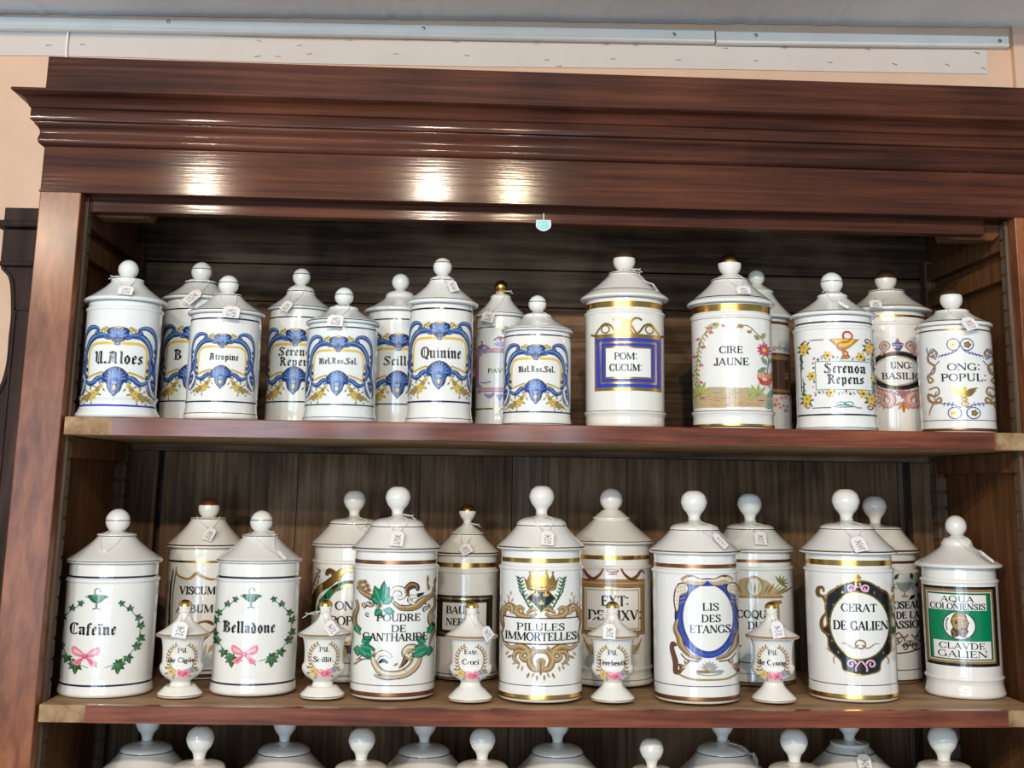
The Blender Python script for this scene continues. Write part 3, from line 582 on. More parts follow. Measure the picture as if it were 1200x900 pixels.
def make_jar(name, label, cat, base, Yc, W_, kn, lid, rim, body, beads=(), lines=(), bands=(), mat='porcelain', art=None, group=None, shelfz=None, flare=1, knob='ball', foot=(), lidlines=(), body_taper=0):
    """all measured in pixels: base=(x,y of the foot's edge) W_=half-width of the foot, kn=(x,y,r) knob, lid=(y,halfwidth) ledge or line, rim=(y,halfwidth),
    body=half-width, beads = y of raised rings, lines=(y,thickness,material) painted rings, flare of the foot"""
    Xa = at(base[0], base[1], Yc).x; Xb = at(rim[2] if len(rim) > 2 else kn[0], rim[0], Yc).x; X = (Xa+Xb)/2
    zs = (shelfz if shelfz is not None else 0)-TILT*X
    zof = lambda y, YY=Yc: at(base[0]+(kn[0]-base[0])*(y-base[1])/(kn[1]-base[1]), y, YY).z-zs
    k = lambda y: mpp(at(base[0], y, Yc))
    R = body*k(500 if y_mid(base) < 600 else 720)
    r = empty(name, (X, Yc, zs), label, cat, group)
    hb = k(base[1])*W_; zr = zof(rim[0]); kr = k(rim[0]); RR = rim[1]*kr
    m = MB(); pr = [(0, .0015), (hb*.9, .0015), (hb*.93, 0), (hb*.97, .0006), (hb*.995, .0025), (hb, .0045)]
    zb0 = .0045; zb = sorted([zof(y) for y in beads])
    ztaper = zb[0]-.004 if zb and zb[0] < zr*.4 else min(.03, zr*.15)
    for i in range(1, 7):
        t = i/7; pr.append((R*.985+(hb-R*.985)*(1-t)**2, zb0+(ztaper-zb0)*t))
    col_z = (zb[-1] if zb and zb[-1] > zr*.5 else zof(rim[0]+14))
    allz = []
    def addb(z): allz.extend([(R, z-.0032), (R*1.008, z-.0022), (R*1.022+.0003, z-.0008), (R*1.026+.0003, z+.0006), (R*1.015, z+.002), (R*.985, z+.003)])
    if not (zb and zb[0] < zr*.4): pr.append((R*.99, ztaper))
    for z in zb: addb(z)
    pr += allz
    if not allz: pr.append((R, zr*.5))
    ztop = zr-.002
    if pr[-1][0] > R*.97: pass
    if allz and zb[-1] > zr*.5: pr += [(R*.97, zb[-1]+.0036)]
    elif not (zb and zb[-1] > zr*.5): pr += [(R, col_z-.002), (R, col_z)]
    pr += [(R*.972, ztop-.0005), (R*.95, ztop)]
    pr += [(R*.90, ztop), (R*.90, ztop-.02)]
    m.lathe(pr, mat)
    outer = [p for p in pr if p[0] > 0][:-2]
    def ringmark(y, th, mt, e=.00022, y_edge=True, prof=outer, mm=m, zoff=0):
        z = zof(y); h = th*k(y)/2
        n = 3; rows = [(ipr(prof, z-h+2*h*i/n-zoff)+e, z-h+2*h*i/n-zoff) for i in range(n+1)]
        mm.lathe(rows, mt)
    for y, th, mt in lines: ringmark(y, th, mt)
    for z0, z1, mt in foot: m.lathe([(ipr(outer, z0+(z1-z0)*i/4)+.0003, z0+(z1-z0)*i/4) for i in range(5)], mt)
    if art: apply_art(m, art, base, kn, Yc, R, zs, outer, ztop, rim[0])
    m.build('body', r)
    # lid, its own part; heights measured from the rim
    zl = zof(lid[0]); rl = lid[1]*k(lid[0]); zk = zof(kn[1]); rk = kn[2]*k(kn[1]); l = MB()
    style = lid[2] if len(lid) > 2 else 'ledge'
    o_ = zr
    lp = [(R*.90, -.004), (R*.93, -.0012), (RR*.97, -.0016), (RR*.995, -.0004), (RR, .0010), (RR*.99, .0024), (RR*.965, .0036)]
    h = zl-zr; p_ = lid[3] if len(lid) > 3 else 1.35
    for i in range(1, 12):
        t = i/12; lp.append((rl+(RR*.965-rl)*(1-t)**p_, .0036+(h-.0036)*t))
    neck = rk*(.52 if knob == 'ball' else .42)
    kb = zk-zr-rk*(.82 if knob == 'ball' else 1.35)         # where the knob starts
    if style == 'ledge': lp += [(rl*1.0, h-.0018), (rl*1.05, h-.0010), (rl*1.08, h+.0004), (rl*1.05, h+.0016), (rl*.97, h+.0022), (neck*1.5, max(h+.0028, kb-.001)), (neck*1.05, max(h+.0032, kb))]
    else:
        lp += [(rl, h), (rl*1.01, h+.001)]
        for i in range(1, 9):
            a = i/9*PI/2; lp.append((neck*1.35+(rl-neck*1.35)*cos(a)**.9, h+.001+(kb-.004-h)*sin(a)))
        lp += [(neck*1.2, kb-.002), (neck*1.05, kb)]
    lp.append((0, lp[-1][1]))
    l.lathe([(a, z) for a, z in lp], mat)
    lout = [p for p in lp if p[0] > 0]
    upper = lout[4:]
    def lring(y, th, mt):
        z = zof(y)-zr; hh = th*k(y)/2; z = min(max(z, .0006), kb)
        l.lathe([(ipr(upper, z-hh+2*hh*i/3)+.00025, z-hh+2*hh*i/3) for i in range(4)], mt)
    for a in lidlines: lring(*a)
    if len(rim) > 3: l.lathe([(p[0]+.00025, p[1]+.0001) for p in lp[3:7]], rim[3])
    lo = l.build('lid', r, (0, 0, zr))
    g = MB(); kp = []
    capm, capa = kn[3] if len(kn) > 3 and kn[3] else (None, 0)
    line_m = kn[4] if len(kn) > 4 else None
    z0k = kb; c0 = zk-zr
    if knob == 'ball':
        prf = [(0, z0k-.003), (neck, z0k-.003), (neck, z0k)]
        a0 = -math.acos(min(1, neck/rk*1.02))
        prf += [(rk*cos(a0+(PI/2-a0)*i/18), c0+rk*sin(a0+(PI/2-a0)*i/18)) for i in range(19)]
    else:                                             # pear: narrow stem that swells into a flattened ball
        top = c0+rk*.88
        pts = [(neck, z0k-.002), (neck, z0k+rk*.1), (neck*1.25, z0k+rk*.45), (rk*.80, c0-rk*.55), (rk*.985, c0-rk*.12), (rk*.99, c0+rk*.15), (rk*.84, c0+rk*.55), (rk*.5, c0+rk*.82), (rk*.2, top-.0001), (0, top)]
        prf = [(0, z0k-.002)]+[(max(0, a), b_) for a, b_ in crom(pts, 4)]
    out2 = []
    for i, (a, b_) in enumerate(prf):
        mt = mat
        if capm and b_ >= c0+rk*capa-1e-6: mt = capm
        out2.append((a, b_, mt))
    g.lathe(out2, mat, seg=40)
    if line_m:
        zc = c0+rk*line_m[1]; pk = [(a, b_) for a, b_ in prf[2:]]
        g.lathe([(ipr(pk, zc-.0005+.0010*i/3)+.0002, zc-.0005+.0010*i/3) for i in range(4)], line_m[0], seg=40)
    g.build('knob', lo)
    JARS[label] = dict(root=r, X=X, Y=Yc, zs=zs, zr=zr, lp=lp, neck=neck, kb=kb, k=kr, RR=RR, knobz=c0, rk=rk)
    return JARS[label]
def y_mid(b_): return b_[1]

# ---------------------------------------------------------------- designs (coordinates read off the jars, axis given to frame())
def mirror(A, mx, fn):
    A.mir = True; A.mx = mx; fn(); A.mir = False
def baroque_blue(A, cx, cy, k, rot, txt, tw=205, cap=38, ty=0, lines=None, tx=0):
    """blue scrolled cartouche with shells and yellow garlands; cx,cy = its middle"""
    A.frame(0, 0, k, cy, flat=False, rot=rot)
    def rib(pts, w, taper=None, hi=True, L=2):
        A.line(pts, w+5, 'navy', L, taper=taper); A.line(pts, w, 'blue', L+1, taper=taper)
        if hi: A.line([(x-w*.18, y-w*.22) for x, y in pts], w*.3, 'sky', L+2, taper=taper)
    def half():
        A.line([(0, -62), (60, -63), (98, -60), (120, -48), (131, -25), (133, 20), (133, 68), (128, 86)], 11, 'yellow', 1)
        A.line([(128, 88), (95, 76), (55, 66), (36, 66)], 8, 'yellow', 1)
        A.line([(126, 84), (90, 71), (55, 61)], 2, 'navy', 3)
        rib([(30, -84), (62, -97), (98, -94), (130, -74), (152, -44), (160, -8)], 21, (.7, 1.1, .8))
        A.line([(60, -86), (96, -82), (122, -64), (141, -36), (147, -6)], 5, 'navy', 5, taper=(.3, 1, .3)); A.line([(70, -106), (100, -104), (134, -84), (158, -52)], 3, 'navy', 5, taper=(.3, 1, .3))
        rib([(84, -112), (90, -126), (118, -134), (150, -126), (178, -100), (192, -58), (194, -10)], 14, (.5, 1.3, .7))
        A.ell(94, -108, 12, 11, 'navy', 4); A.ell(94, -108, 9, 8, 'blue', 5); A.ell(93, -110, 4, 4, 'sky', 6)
        rib([(194, -10), (186, 30), (192, 70), (206, 110), (214, 150), (202, 172)], 11, (.8, 1.3, .3))
        rib([(160, -12), (150, 18), (166, 40), (156, 66), (146, 86)], 17, (.8, 1.2, .7))
        for x, y, a, l_ in ((170, 20, .6, 32), (148, 40, 2.2, 26), (172, 52, .9, 34), (150, 72, 2.4, 28), (176, -18, .9, 28), (168, 84, .8, 34), (176, -50, 1.2, 26), (164, 0, 1.3, 30), (180, 110, 1.0, 34)):
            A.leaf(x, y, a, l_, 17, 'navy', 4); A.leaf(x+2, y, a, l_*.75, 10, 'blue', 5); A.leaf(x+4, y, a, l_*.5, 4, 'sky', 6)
        rib([(40, 106), (56, 86), (78, 92), (96, 108), (122, 112), (150, 94)], 13, (.6, 1.3, .8))
        A.curl(60, 104, 12, 1.1, 2.6, 7, 'blue', 4); A.curl(108, 118, 9, 1, 1.2, 5, 'navy', 4)
        rib([(146, 100), (156, 132), (174, 160), (192, 172)], 8, (.5, 1.2, .4)); rib([(164, 92), (182, 126), (198, 146)], 7, (.5, 1, .3)); A.line([(136, 112), (146, 140), (160, 160)], 4, 'navy', 3, taper=(.3, 1, .3))
        for x, y in ((36, -120), (52, -116), (66, -124), (52, -130), (74, -114)): A.ell(x, y, 8, 6, 'olive', 3); A.ell(x+1, y-1, 5, 4, 'yellow', 4)
        A.line([(46, -112), (66, -120), (84, -114)], 3, 'olive', 3)
        A.line([(62, 118), (84, 146), (112, 166), (150, 172)], 4, 'olive', 2)
        for x, y, r_ in ((58, 122, 11), (72, 138, 13), (90, 154, 15), (112, 164, 18), (136, 172, 14), (156, 178, 10), (82, 170, 10), (98, 180, 9), (124, 184, 9), (70, 156, 9)):
            A.flower(x, y, r_*.95, 'olive', 'olive', 3, a0=x); A.flower(x-1, y-1, r_*.86, 'ochre' if x % 4 == 0 else 'yellow', 'olive', 5, a0=x+1)
        for x, y, a in ((48, 132, 2.2), (64, 154, 2.4), (100, 190, 1.9), (126, 150, -.8), (156, 162, -.5), (142, 190, 1.4), (104, 142, -.9), (80, 128, -.4), (166, 184, .3)): A.leaf(x, y, a, 18, 8, 'olive', 4)
        A.curl(42, -94, 16, 1.0, -.5, 9, 'navy', 3); A.curl(42, -94, 15, 1.0, -.5, 6, 'blue', 4); A.curl(42, -94, 14, 1.0, -.5, 2.5, 'sky', 5)
        A.curl(44, 78, 16, 1.0, 2.2, 9, 'navy', 4); A.curl(44, 78, 16, 1.0, 2.2, 6, 'blue', 5)
    A.mir = True; A.mx = 0; half(); A.mir = False
    A.poly(crom([(-44, -122), (-26, -132), (0, -136), (26, -132), (44, -122), (40, -92), (20, -70), (0, -64), (-20, -70), (-40, -92)], 3, True), 'navy', 5)
    for i in range(-3, 4):
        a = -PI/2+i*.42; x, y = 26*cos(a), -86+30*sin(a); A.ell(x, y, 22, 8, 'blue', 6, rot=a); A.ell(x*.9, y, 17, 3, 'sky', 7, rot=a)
    A.ell(0, -72, 15, 9, 'blue', 8); A.ell(0, -60, 12, 7, 'navy', 8); A.ell(0, -60, 8, 4, 'sky', 9)
    A.ell(0, -130, 18, 6, 'olive', 8); A.ell(0, -131, 12, 3, 'yellow', 9)
    A.poly(crom([(-52, 92), (-44, 62), (-22, 44), (0, 38), (22, 44), (44, 62), (52, 92), (34, 112), (26, 140), (10, 158), (0, 168), (-10, 158), (-26, 140), (-34, 112)], 3, True), 'navy', 5)
    for i in range(-4, 5):
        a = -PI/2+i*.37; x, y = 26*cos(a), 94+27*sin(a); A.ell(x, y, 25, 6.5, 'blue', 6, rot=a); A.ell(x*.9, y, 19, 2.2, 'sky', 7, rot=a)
    A.poly(crom([(-30, 98), (0, 90), (30, 98), (24, 126), (8, 150), (0, 160), (-8, 150), (-24, 126)], 3, True), 'blue', 8)
    A.ell(0, 108, 17, 13, 'navy', 9); A.ell(0, 108, 12, 8, 'sky', 10); A.leaf(0, 116, PI/2, 28, 16, 'yellow', 10); A.ell(0, 154, 5, 5, 'sky', 10)
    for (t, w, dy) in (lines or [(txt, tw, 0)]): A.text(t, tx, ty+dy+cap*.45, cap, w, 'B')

def wreath(A, cx, cy, k, dx, txt, tx, ty, tw, chal, bow):
    A.frame(cx, cy, k, 570+cy*k)
    ox = cx+dx; rx, ry = 148, 128
    def clus(x, y, a, s):
        for d, l_ in ((0, 1), (.9, .8), (-.9, .8), (1.9, .55), (-1.9, .55)): A.leaf(x, y, a+d, 28*s*l_, 15*s*l_, 'green' if d > 0 else 'dgreen', 3, 'olive' if d == 0 else None)
    for sd in (-1, 1):
        pts = []
        for i in range(0, 9):
            a = math.radians(-62+i*17.5); x = ox+sd*rx*cos(a)*(.98 if sd > 0 else .93); y = cy+ry*sin(a); pts.append((x, y))
        A.line(pts, 2.2, 'dgreen', 2)
        for i, (x, y) in enumerate(pts[:-1]):
            a = math.atan2(y-cy, x-ox); s_ = .75+.06*i
            clus(x, y, a-.9*sd+(0 if i % 2 else 1.4*sd), s_); 
        x, y = pts[-2]; clus(x+sd*4, y+4, PI/2, 1.35)
    bx, by = bow
    A.line([(bx-8, by+6), (bx-30, by+22), (bx-52, by+40)], 3.5, 'dgreen', 2); A.line([(bx+8, by+6), (bx+26, by+24), (bx+44, by+42)], 3.5, 'dgreen', 2)
    for sd in (-1, 1):
        A.poly(crom([(bx, by), (bx+sd*16, by-20), (bx+sd*42, by-36), (bx+sd*50, by-22), (bx+sd*42, by-4), (bx+sd*20, by+4)], 4, True), 'pink', 4)
        A.poly(crom([(bx+sd*8, by-2), (bx+sd*22, by-16), (bx+sd*38, by-24), (bx+sd*40, by-14), (bx+sd*24, by-4)], 4, True), 'blush', 5)
        A.line([(bx+sd*6, by), (bx+sd*36, by-10)], 3, 'rose', 6, taper=(1, .3))
        A.poly(crom([(bx, by+2), (bx+sd*14, by+6), (bx+sd*44, by+26), (bx+sd*36, by+34), (bx+sd*22, by+36), (bx+sd*8, by+16)], 4, True), 'pink', 4)
        A.line([(bx+sd*4, by+6), (bx+sd*28, by+28)], 4, 'rose', 5, taper=(.4, 1))
    A.ell(bx, by, 9, 9, 'rose', 7); A.ell(bx-1, by-2, 5, 5, 'pink', 8)
    hx, hy = chal
    A.poly(crom([(hx-30, hy-16), (hx+30, hy-16), (hx+24, hy+2), (hx+8, hy+14), (hx-8, hy+14), (hx-24, hy+2)], 3, True), 'dgreen', 3)
    A.poly([(hx-20, hy-12), (hx+20, hy-12), (hx+14, hy), (hx, hy+8), (hx-14, hy)], 'green', 4); A.line([(hx-16, hy-14), (hx+18, hy-14)], 4, 'mint', 5, sm=0)
    A.rect(hx-2.5, hy+12, hx+2.5, hy+36, 'dgreen', 3); A.line([(hx-13, hy+38), (hx, hy+33), (hx+13, hy+38)], 4, 'dgreen', 3); A.ell(hx, hy+22, 5, 3.5, 'green', 4)
    for sd in (-1, 1): A.curl(hx+sd*32, hy-12, 7, .9*sd, 0 if sd > 0 else PI, 3, 'dgreen', 4)
    A.line([(hx+2, hy+10), (hx+12, hy-6), (hx-6, hy-18), (hx-10, hy-34), (hx+2, hy-42), (hx+12, hy-34), (hx+6, hy-28)], 3.6, 'olive', 6)
    A.text(txt, tx, ty, 44, tw, 'B')

def fan_scroll(A, pts, w, mt, out='ink', L=2, taper=(.6, 1.2, .5), hi=None):
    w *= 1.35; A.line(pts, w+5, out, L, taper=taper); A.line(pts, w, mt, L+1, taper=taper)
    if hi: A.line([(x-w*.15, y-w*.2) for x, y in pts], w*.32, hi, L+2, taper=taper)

def d_pavot(A):
    A.frame(510, 590, 1/4.09, 290+590*1/4.09)
    o = [(0, -92), (90, -92), (118, -60), (118, 62), (88, 96), (0, 96)]
    def h():
        for w, m_, L in ((20, 'mauve', 1), (12, 'plum', 2), (3, 'violet', 3)): A.line([(510+x*.92, 588+y) for x, y in o], w, m_, L, sm=0)
        for x, y, a in ((596, 490, 0), (622, 520, 1), (604, 690, 2), (580, 500, 0), (616, 660, 2)): A.flower(x, y, 11, 'violet', 'ochre', 4, a0=a)
        fan_scroll(A, [(560, 486), (590, 470), (612, 490), (604, 516)], 7, 'violet', 'mauve'); fan_scroll(A, [(536, 700), (556, 716), (580, 704)], 8, 'violet', 'mauve')
        A.curl(600, 470, 12, 1, 0, 5, 'brown', 4); A.leaf(592, 462, -1.2, 20, 8, 'red', 5)
    mirror(A, 510, h)
    for i in range(-2, 3): A.leaf(510, 478, -PI/2+i*.5, 34, 12, 'violet', 4)
    A.line([(480, 446), (510, 430), (540, 446)], 5, 'brown', 5); A.ell(510, 440, 8, 8, 'red', 6); A.poly([(492, 706), (528, 706), (510, 740)], 'violet', 4)
    for i in range(8): A.ell(424+i*6, 650-abs(3-i), 4, 4, 'violet', 4)
    A.text('PAVOT', 513, 602, 22, 118)

def d_pom(A):
    A.frame(232, 540, 1/3.75, 280+540*1/3.75)
    x0, x1, y0, y1 = 102, 390, 418, 668
    A.rect(x0, y0, x1, y1, 'gold', 1)
    A.frm(x0+6, y0+18, x1-4, y1-14, 16, 'royal', 2); A.frm(x0+30, y0+42, x1-28, y1-38, 14, 'royal', 2)
    A.rect(x0+50, y0+64, x1-48, y1-60, 'porcelain', 3)
    A.text('POM:', 236, 532, 34, 98); A.text('CUCUM:', 236, 582, 34, 138)
    def h():
        A.line([(400, 415), (384, 420), (366, 395), (342, 372), (316, 380), (296, 408), (272, 420), (258, 400), (254, 378), (270, 352), (290, 348), (306, 356)], 9, 'gold', 3)
        A.ring(338, 396, 17, 17, 6, 'gold', 3); A.line([(240, 352), (256, 372), (272, 400), (286, 420)], 8, 'gold', 3)
    mirror(A, 244, h)
    A.ring(244, 384, 13, 22, 7, 'gold', 3)
def d_cire(A):
    A.frame(700, 550, 1/3.75, 280+550*1/3.75)
    # left: branch of pink bells and leaves
    st = [(650, 372), (610, 388), (578, 425), (560, 480), (552, 540), (548, 600), (556, 650), (562, 700)]
    A.line(st, 3, 'olive', 1)
    for i, (x, y) in enumerate(crom(st, 3)):
        for sd in (-1, 1): A.leaf(x, y, PI/2-.6*sd+(1.2 if i < 4 else 0), 26, 8, 'lime' if (i+sd) % 3 else 'olive', 2)
        if i % 2 == 0: A.leaf(x-(10 if i % 4 else -8), y+4, PI*.9 if i % 4 else .5, 24, 15, 'pink', 3); A.leaf(x-(12 if i % 4 else -10), y+6, PI*.9 if i % 4 else .5, 14, 8, 'rose', 4)
    for x, y, a, l_ in ((560, 680, -2.6, 48), (560, 680, -1.9, 60), (560, 680, -1.1, 62), (560, 680, -.5, 58), (560, 680, 0, 50), (545, 690, -3, 34)): A.leaf(x, y, a, l_, 20, 'lime', 5, 'olive')
    # right: buds, thistle, poppy, leaves
    A.line([(722, 392), (742, 380), (776, 384), (804, 410), (830, 436), (848, 470), (856, 530), (850, 590), (858, 650)], 3.2, 'brown', 1)
    A.ell(740, 384, 13, 9, 'ochre', 3, rot=.4); A.ell(776, 408, 11, 7, 'ochre', 3); A.line([(790, 396), (776, 408)], 2.5, 'brown', 2, sm=0)
    for i in range(11): A.leaf(838, 484, i*PI*2/11, 34, 13, 'rose' if i % 2 else 'red', 3)
    A.ell(838, 484, 9, 9, 'yellow', 5)
    for x, y, a, l_, m_ in ((820, 440, -2.5, 32, 'olive'), (826, 436, -1, 36, 'olive'), (848, 560, 2.6, 46, 'green'), (850, 550, -2.2, 44, 'green'), (858, 540, -.9, 40, 'teal'), (862, 580, .4, 34, 'teal'), (826, 570, 2.2, 30, 'green'), (850, 700, -1.2, 50, 'teal'), (862, 680, -.4, 44, 'teal'), (850, 700, 1.2, 36, 'teal'), (838, 730, .3, 30, 'teal')): A.leaf(x, y, a, l_, 20, m_, 3, 'lime')
    for x, y, rx, ry, m_, L in ((838, 606, 33, 24, 'red', 5), (822, 598, 18, 14, 'salmon', 6), (852, 598, 17, 13, 'orange', 6), (838, 626, 26, 15, 'red', 6), (836, 614, 12, 7, 'blush', 7)): A.ell(x, y, rx, ry, m_, L)
    for a in (-2.7, -2.1, -1.5, -.9, 2.8): A.leaf(806, 688, a, 56, 18, 'lime', 6, 'olive')
    # ground and water
    rnd = random.Random(3)
    A.poly([(532, 668), (600, 650), (700, 654), (800, 660), (866, 690), (868, 736), (780, 738), (640, 742), (534, 738)], 'tan', 0)
    for i in range(46):
        x = rnd.uniform(556, 820); y = rnd.uniform(655, 734); m_ = rnd.choice(['teal', 'aqua', 'mint']) if y < 690 else rnd.choice(['bronze', 'brown', 'ochre', 'orange', 'tan'])
        A.line([(x, y), (x+rnd.uniform(16, 40), y+rnd.uniform(-3, 3))], rnd.uniform(4, 9), m_, 1+i % 3, taper=(.5, 1, .2), sm=2)
    A.text('CIRE', 698, 503, 34, 100); A.text('JAUNE', 698, 556, 36, 148)
def d_red_label(A):
    A.frame(790, 560, 1/3.75, 280+560*1/3.75)
    A.rect(700, 500, 925, 684, 'copper_gold', 1); A.rect(706, 512, 920, 672, 'bronze', 2); A.rect(712, 530, 914, 660, 'brown', 3)
    A.text('S', 905, 612, 30, 18, m='ochre')
    for i in range(12): x = 700+i*20; A.curl(x, 482+4*sin(i*2), 10, 1, i, 4, 'copper_gold', 3); A.flower(x, 702+10*sin(i*1.1), 12, 'blush', 'rose', 3, a0=i)
    for i in range(9): A.flower(722+i*22, 740+14*sin(i*.9), 10, 'blush' if i % 2 else 'salmon', 'red', 3); A.leaf(730+i*22, 726, i, 18, 7, 'bronze', 2)
def d_serenoa(A):
    A.frame(212, 515, 1/3.6, 300+515*1/3.6)
    x0, x1, y0, y1 = 74, 352, 352, 640
    for a, b_ in (((x0+40, y0), (170, y0)), ((270, y0), (x1-40, y0)), ((x0+40, y1), (190, y1)), ((290, y1), (x1-40, y1)), ((x0, y0+60), (x0, y1-70)), ((x1+14, y0+60), (x1+14, y1-70))): A.line([a, ((a[0]+b_[0])/2, (a[1]+b_[1])/2), b_], 3.4, 'ink', 2, sm=2)
    for cx_, cy_, sx, sy in ((x0+16, y0+34, 1, 1), (x1-2, y0+34, -1, 1), (x0+20, y1-34, 1, -1), (x1-2, y1-34, -1, -1)):
        A.curl(cx_+sx*6, cy_-sy*28, 14, .9*sx*sy, 0, 6, 'ink', 2)
        for i in range(7): A.leaf(cx_, cy_, i*.9, 32, 13, 'dgreen' if i % 2 else 'green', 3)
        A.flower(cx_+2, cy_-6, 19, 'yellow', 'orange', 5); A.flower(cx_-2, cy_+14, 13, 'yellow', 'red', 6); A.ell(cx_-sx*8, cy_-sy*20, 6, 6, 'red', 6)
        A.line([(cx_-sx*14, cy_+sy*20), (cx_-sx*10, cy_+sy*60), (cx_-sx*14, cy_+sy*96)], 8, 'dgreen', 2, taper=(1, .2)); 
        for j in range(4): A.leaf(cx_-sx*12, cy_+sy*(34+j*14), (0.8 if j % 2 else 2.4), 13, 6, 'dgreen', 3)
    A.line([(210, y1-6), (240, y1-16), (275, y1-6)], 4, 'teal', 3); A.ring(232, y1-16, 18, 8, 3.5, 'teal', 3); A.ring(262, y1-16, 18, 8, 3.5, 'teal', 3)
    A.line([(196, y1-4), (232, y1-2), (290, y1-4)], 3, 'ink', 3)
    A.frm(132, 443, 360, 566, 3, 'teal', 3)
    for x, y in ((185, 420), (316, 424), (118, 505), (372, 510), (192, 578), (320, 580)):
        for i in range(6): A.leaf(x, y, i*1.05, 22, 8, 'dgreen' if i % 2 else 'olive', 3)
        A.flower(x, y, 17, 'yellow', 'brown', 4)
    for i in range(16):
        t = i/15; x = 130+230*t
        for y in (430+8*sin(i*2), 578+8*cos(i*2)): A.ell(x, y, 4.5, 4.5, ('rose', 'dgreen', 'violet', 'salmon')[i % 4], 4, n=7)
        A.line([(x-6, 436), (x+6, 428)], 2.2, 'dgreen', 3, sm=0); A.line([(x-6, 572), (x+6, 582)], 2.2, 'dgreen', 3, sm=0)
    for i in range(6):
        y = 450+i*20
        for x in (124, 368): A.ell(x+3*sin(i*2), y, 4.5, 4.5, ('rose', 'dgreen', 'salmon')[i % 3], 4, n=7)
    A.poly(crom([(196, 350), (302, 350), (290, 372), (268, 390), (256, 396), (240, 396), (226, 388), (206, 368)], 3, True), 'ochre', 5); A.poly([(202, 352), (296, 352), (278, 374), (250, 388), (224, 376)], 'yellow', 6)
    A.rect(243, 394, 253, 420, 'ochre', 5); A.poly([(232, 436), (268, 436), (256, 418), (242, 418)], 'ochre', 5)
    A.line([(238, 430), (262, 420), (258, 404), (234, 396), (222, 380), (238, 366), (266, 362), (284, 340), (274, 322), (256, 322), (248, 336), (252, 348)], 8, 'red', 7); A.line([(238, 430), (262, 420), (258, 404), (234, 396), (222, 380), (238, 366), (266, 362), (284, 340), (274, 322)], 3, 'orange', 8)
    A.text('Serenoa', 250, 494, 42, 166, 'B'); A.text('Repens', 252, 540, 40, 148, 'B')
def d_ung(A):
    A.frame(470, 490, 1/3.6, 300+490*1/3.6)
    A.ring(500, 485, 106, 72, 17, 'ink', 2, n=40); A.ring(500, 485, 92, 60, 3, 'gold', 3, n=40); A.ring(500, 485, 117, 82, 4, 'copper_gold', 3, n=40)
    A.text('UNG:', 515, 475, 30, 86); A.text('BASILIC:', 520, 520, 30, 168)
    # urn and scrolls on top
    A.poly(crom([(484, 368), (526, 368), (522, 388), (510, 402), (500, 402), (488, 388)], 3, True), 'blue', 4); A.line([(482, 376), (528, 376)], 4, 'salmon', 5, sm=0); A.line([(484, 386), (524, 386)], 3, 'gold', 5, sm=0); A.poly([(494, 366), (516, 366), (505, 346)], 'mauve', 4)
    def h():
        fan_scroll(A, [(440, 420), (450, 400), (468, 380), (452, 368), (438, 384), (446, 398)], 9, 'salmon', 'brown', 3, hi='blush')
        for x, y, a in ((388, 378, -1), (392, 398, -2), (384, 410, 2), (398, 388, 0)): A.leaf(x, y, a, 24, 12, 'grey' if a < 0 else 'salmon', 3)
        fan_scroll(A, [(394, 500), (398, 540), (420, 570), (460, 585), (476, 608), (462, 632), (440, 625), (440, 606)], 15, 'salmon', 'brown', 3, hi='blush')
        fan_scroll(A, [(386, 520), (404, 560), (440, 590)], 6, 'tan', 'grey', 3)
        for i in range(7): A.leaf(440, 610, 1.6+i*.55, 40, 16, 'blush' if i % 2 else 'salmon', 3, 'brown')
        for i in range(5): A.line([(400+i*8, 540), (414+i*7, 580)], 2, 'brown', 6, sm=0)
        A.line([(466, 566), (484, 580), (500, 590)], 4, 'brown', 4)
    mirror(A, 505, h)
    A.poly([(488, 570), (536, 570), (524, 590), (514, 606), (504, 590)], 'mauve', 5)
    for i in range(-2, 3): A.leaf(516, 618, PI/2+i*.6, 40, 15, 'salmon', 4, 'brown')
    A.leaf(516, 612, PI/2, 52, 18, 'orange', 6, 'brown')
